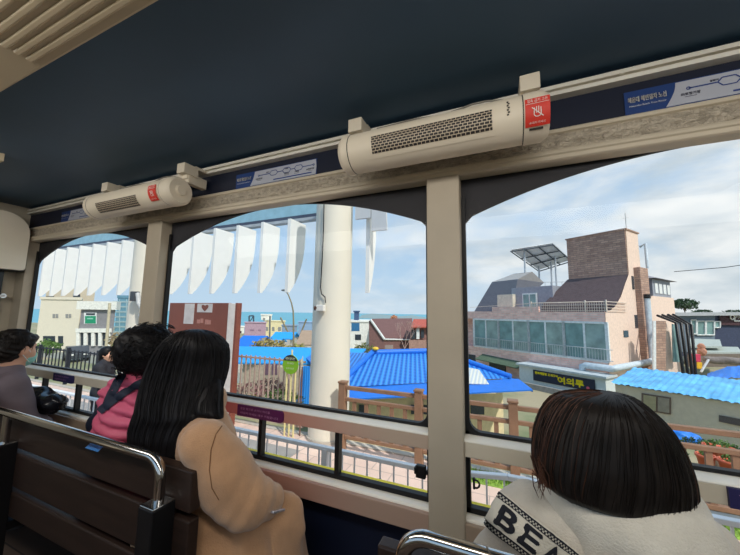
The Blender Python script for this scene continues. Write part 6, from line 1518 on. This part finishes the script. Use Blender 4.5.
for x in (119, 126, 133): r_('mullion', wmat('tower_pale_band', (0, 0, 0)), x, x+.8, 299, 345, .06)
a = atH(106, 349, 28); b = atH(109.8, 303, 28); o = MB().tube([(a.x, a.y, gz(a.y)), a, b], .12, 8).build('utility_pole', wmat('concrete_pole', (196, 186, 160)), None); tag(o, 'pale leaning concrete pole in front of the grey building', 'pole')
p = atH(119, 336, 30); shrub('street_bush', 'brownish bush on the street below the glass tower', (p.x, p.y, p.z-.5), (1.6, 1, 1.1), 500, .13, mt('leaf_brown', S(160, 142, 110), rough=.8, var=.3), 71)
p = atH(48, 344, 22); shrub('street_bush', 'green bush in front of the cream building at left', (p.x, p.y, p.z-.2), (1.3, .8, .6), 600, .10, leafG, 72)
p = atH(119, 344, 24); shrub('street_bush', 'low green bush right of the leaning concrete pole', (p.x, p.y, p.z-.3), (.9, .7, .4), 300, .1, leafG, 73)
struct(MB().box((-60, 17, -3.6), (-14, 25, -3.46)).build('street', mt('asphalt_street', S(150, 152, 140), rough=.9, var=.08)))
# parked car
pc = atH(76.5, 351.5, 30.5); car = thing('parked_car', 'dark grey parked car in front of the grey building', 'car', (pc.x, pc.y, -3.5), math.atan2(pc.y, pc.x)+PI+.15)
CM = Matrix.Translation(Vector((pc.x, pc.y, -3.45))) @ Matrix.Rotation(math.atan2(pc.y, pc.x)+PI+.15, 4, 'Z')
m = MB(CM); pr = [(-1.05, .3), (-1.08, .75), (-.95, .92), (-.55, 1.0), (-.25, 1.42), (.75, 1.42), (1.02, .98), (1.1, .7), (1.08, .3)]
m.prism(pr, lambda p, t: (p[0], t, p[1]), -.75, .75); m.build('body', mt('car_grey', S(70, 76, 84), rough=.25, var=.05), car, bevel=.06)
m = MB(CM); m.prism([(-.48, 1.0), (-.22, 1.36), (.70, 1.36), (.92, 1.0)], lambda p, t: (p[0], t, p[1]), -.77, .77); m.build('side_glass', darkWin, car)
for x in (-.68, .68):
    for y in (-.72, .72): MB(CM).cyl((x, y-.08, .3), (x, y+.08, .3), .3, n=18).build('wheel', blackM, car)
for y in (-.6, .35): MB(CM).box((1.06, y, .62), (1.13, y+.28, .75)).build('headlamp', frameW, car)
# ================================================================== LIGHT AND SKY
sun = bpy.data.lights.new('sun', 'SUN'); so = bpy.data.objects.new('sun', sun); COL.objects.link(so)
sun.energy = 3.3; sun.angle = math.radians(1.2); sun.color = (1, .955, .88)
dv = Vector((.60, -.38, .78)); so.rotation_euler = dv.to_track_quat('Z', 'Y').to_euler()
wd = bpy.data.worlds.new('sky'); scene.world = wd; wd.use_nodes = True; nt = wd.node_tree; bg = nt.nodes['Background']
tc = nt.nodes.new('ShaderNodeTexCoord'); sp = nt.nodes.new('ShaderNodeSeparateXYZ'); nt.links.new(tc.outputs['Generated'], sp.inputs[0])
def mr(inp, a, b, c, d):
    n = nt.nodes.new('ShaderNodeMapRange'); nt.links.new(inp, n.inputs[0])
    for i, v in enumerate((a, b, c, d)): n.inputs[i+1].default_value = v
    return n.outputs[0]
def mth(op, a, b):
    n = nt.nodes.new('ShaderNodeMath'); n.operation = op
    for i, v in enumerate((a, b)):
        if hasattr(v, 'is_output'): nt.links.new(v, n.inputs[i])
        else: n.inputs[i].default_value = v
    return n.outputs[0]
hz = mr(sp.outputs[2], 0, .55, 0, 1)
base = mixrgb(nt, hz, S(196, 220, 240), S(138, 188, 236))
mp = nt.nodes.new('ShaderNodeMapping'); mp.inputs['Scale'].default_value = (2.2, 2.2, 5.5); nt.links.new(tc.outputs['Generated'], mp.inputs[0])
nz = nt.nodes.new('ShaderNodeTexNoise'); nz.inputs['Scale'].default_value = 1.6; nz.inputs['Detail'].default_value = 8; nz.inputs['Roughness'].default_value = .55; nz.inputs['Distortion'].default_value = .3
nt.links.new(mp.outputs[0], nz.inputs['Vector'])
dirx = mth('ADD', mth('MULTIPLY', sp.outputs[0], .78), mth('MULTIPLY', sp.outputs[1], .30))
cov = mth('ADD', nz.outputs[0], mth('MULTIPLY', dirx, .36))
cl = mr(cov, .42, .76, 0, 1)
n3 = nt.nodes.new('ShaderNodeTexNoise'); n3.inputs['Scale'].default_value = 3.5; n3.inputs['Detail'].default_value = 5; nt.links.new(mp.outputs[0], n3.inputs['Vector'])
ccol = mixrgb(nt, mr(n3.outputs[0], .35, .65, 0, 1), S(205, 216, 224), S(243, 246, 247))
skyc = mixrgb(nt, cl, base, ccol)
below = mr(sp.outputs[2], -.02, 0, 0, 1)
skyc = mixrgb(nt, below, S(120, 120, 110), skyc)
nt.links.new(skyc, bg.inputs[0]); bg.inputs[1].default_value = 1.0
def area(loc, tgt, sx, sy, e, col=(1, .96, .9)):
    l = bpy.data.lights.new('fill_light', 'AREA'); l.shape = 'RECTANGLE'; l.size = sx; l.size_y = sy; l.energy = e; l.color = col  # unseen fill light, added to brighten the interior
    o = bpy.data.objects.new('fill_light', l); COL.objects.link(o); o.location = loc
    o.rotation_euler = (Vector(loc)-Vector(tgt)).to_track_quat('Z', 'Y').to_euler()
area((-1.4, -.12, 2.36), (-1.4, .9, 1.3), 3.4, .5, 38)
area((1.3, -.12, 2.36), (1.3, .9, 1.3), 2.4, .5, 27)
scene.view_settings.view_transform = 'Standard'
scene.view_settings.look = 'None'
scene.view_settings.exposure = 0
scene.cycles.max_bounces = 8; scene.cycles.transparent_max_bounces = 16
scene.cycles.use_denoising = True
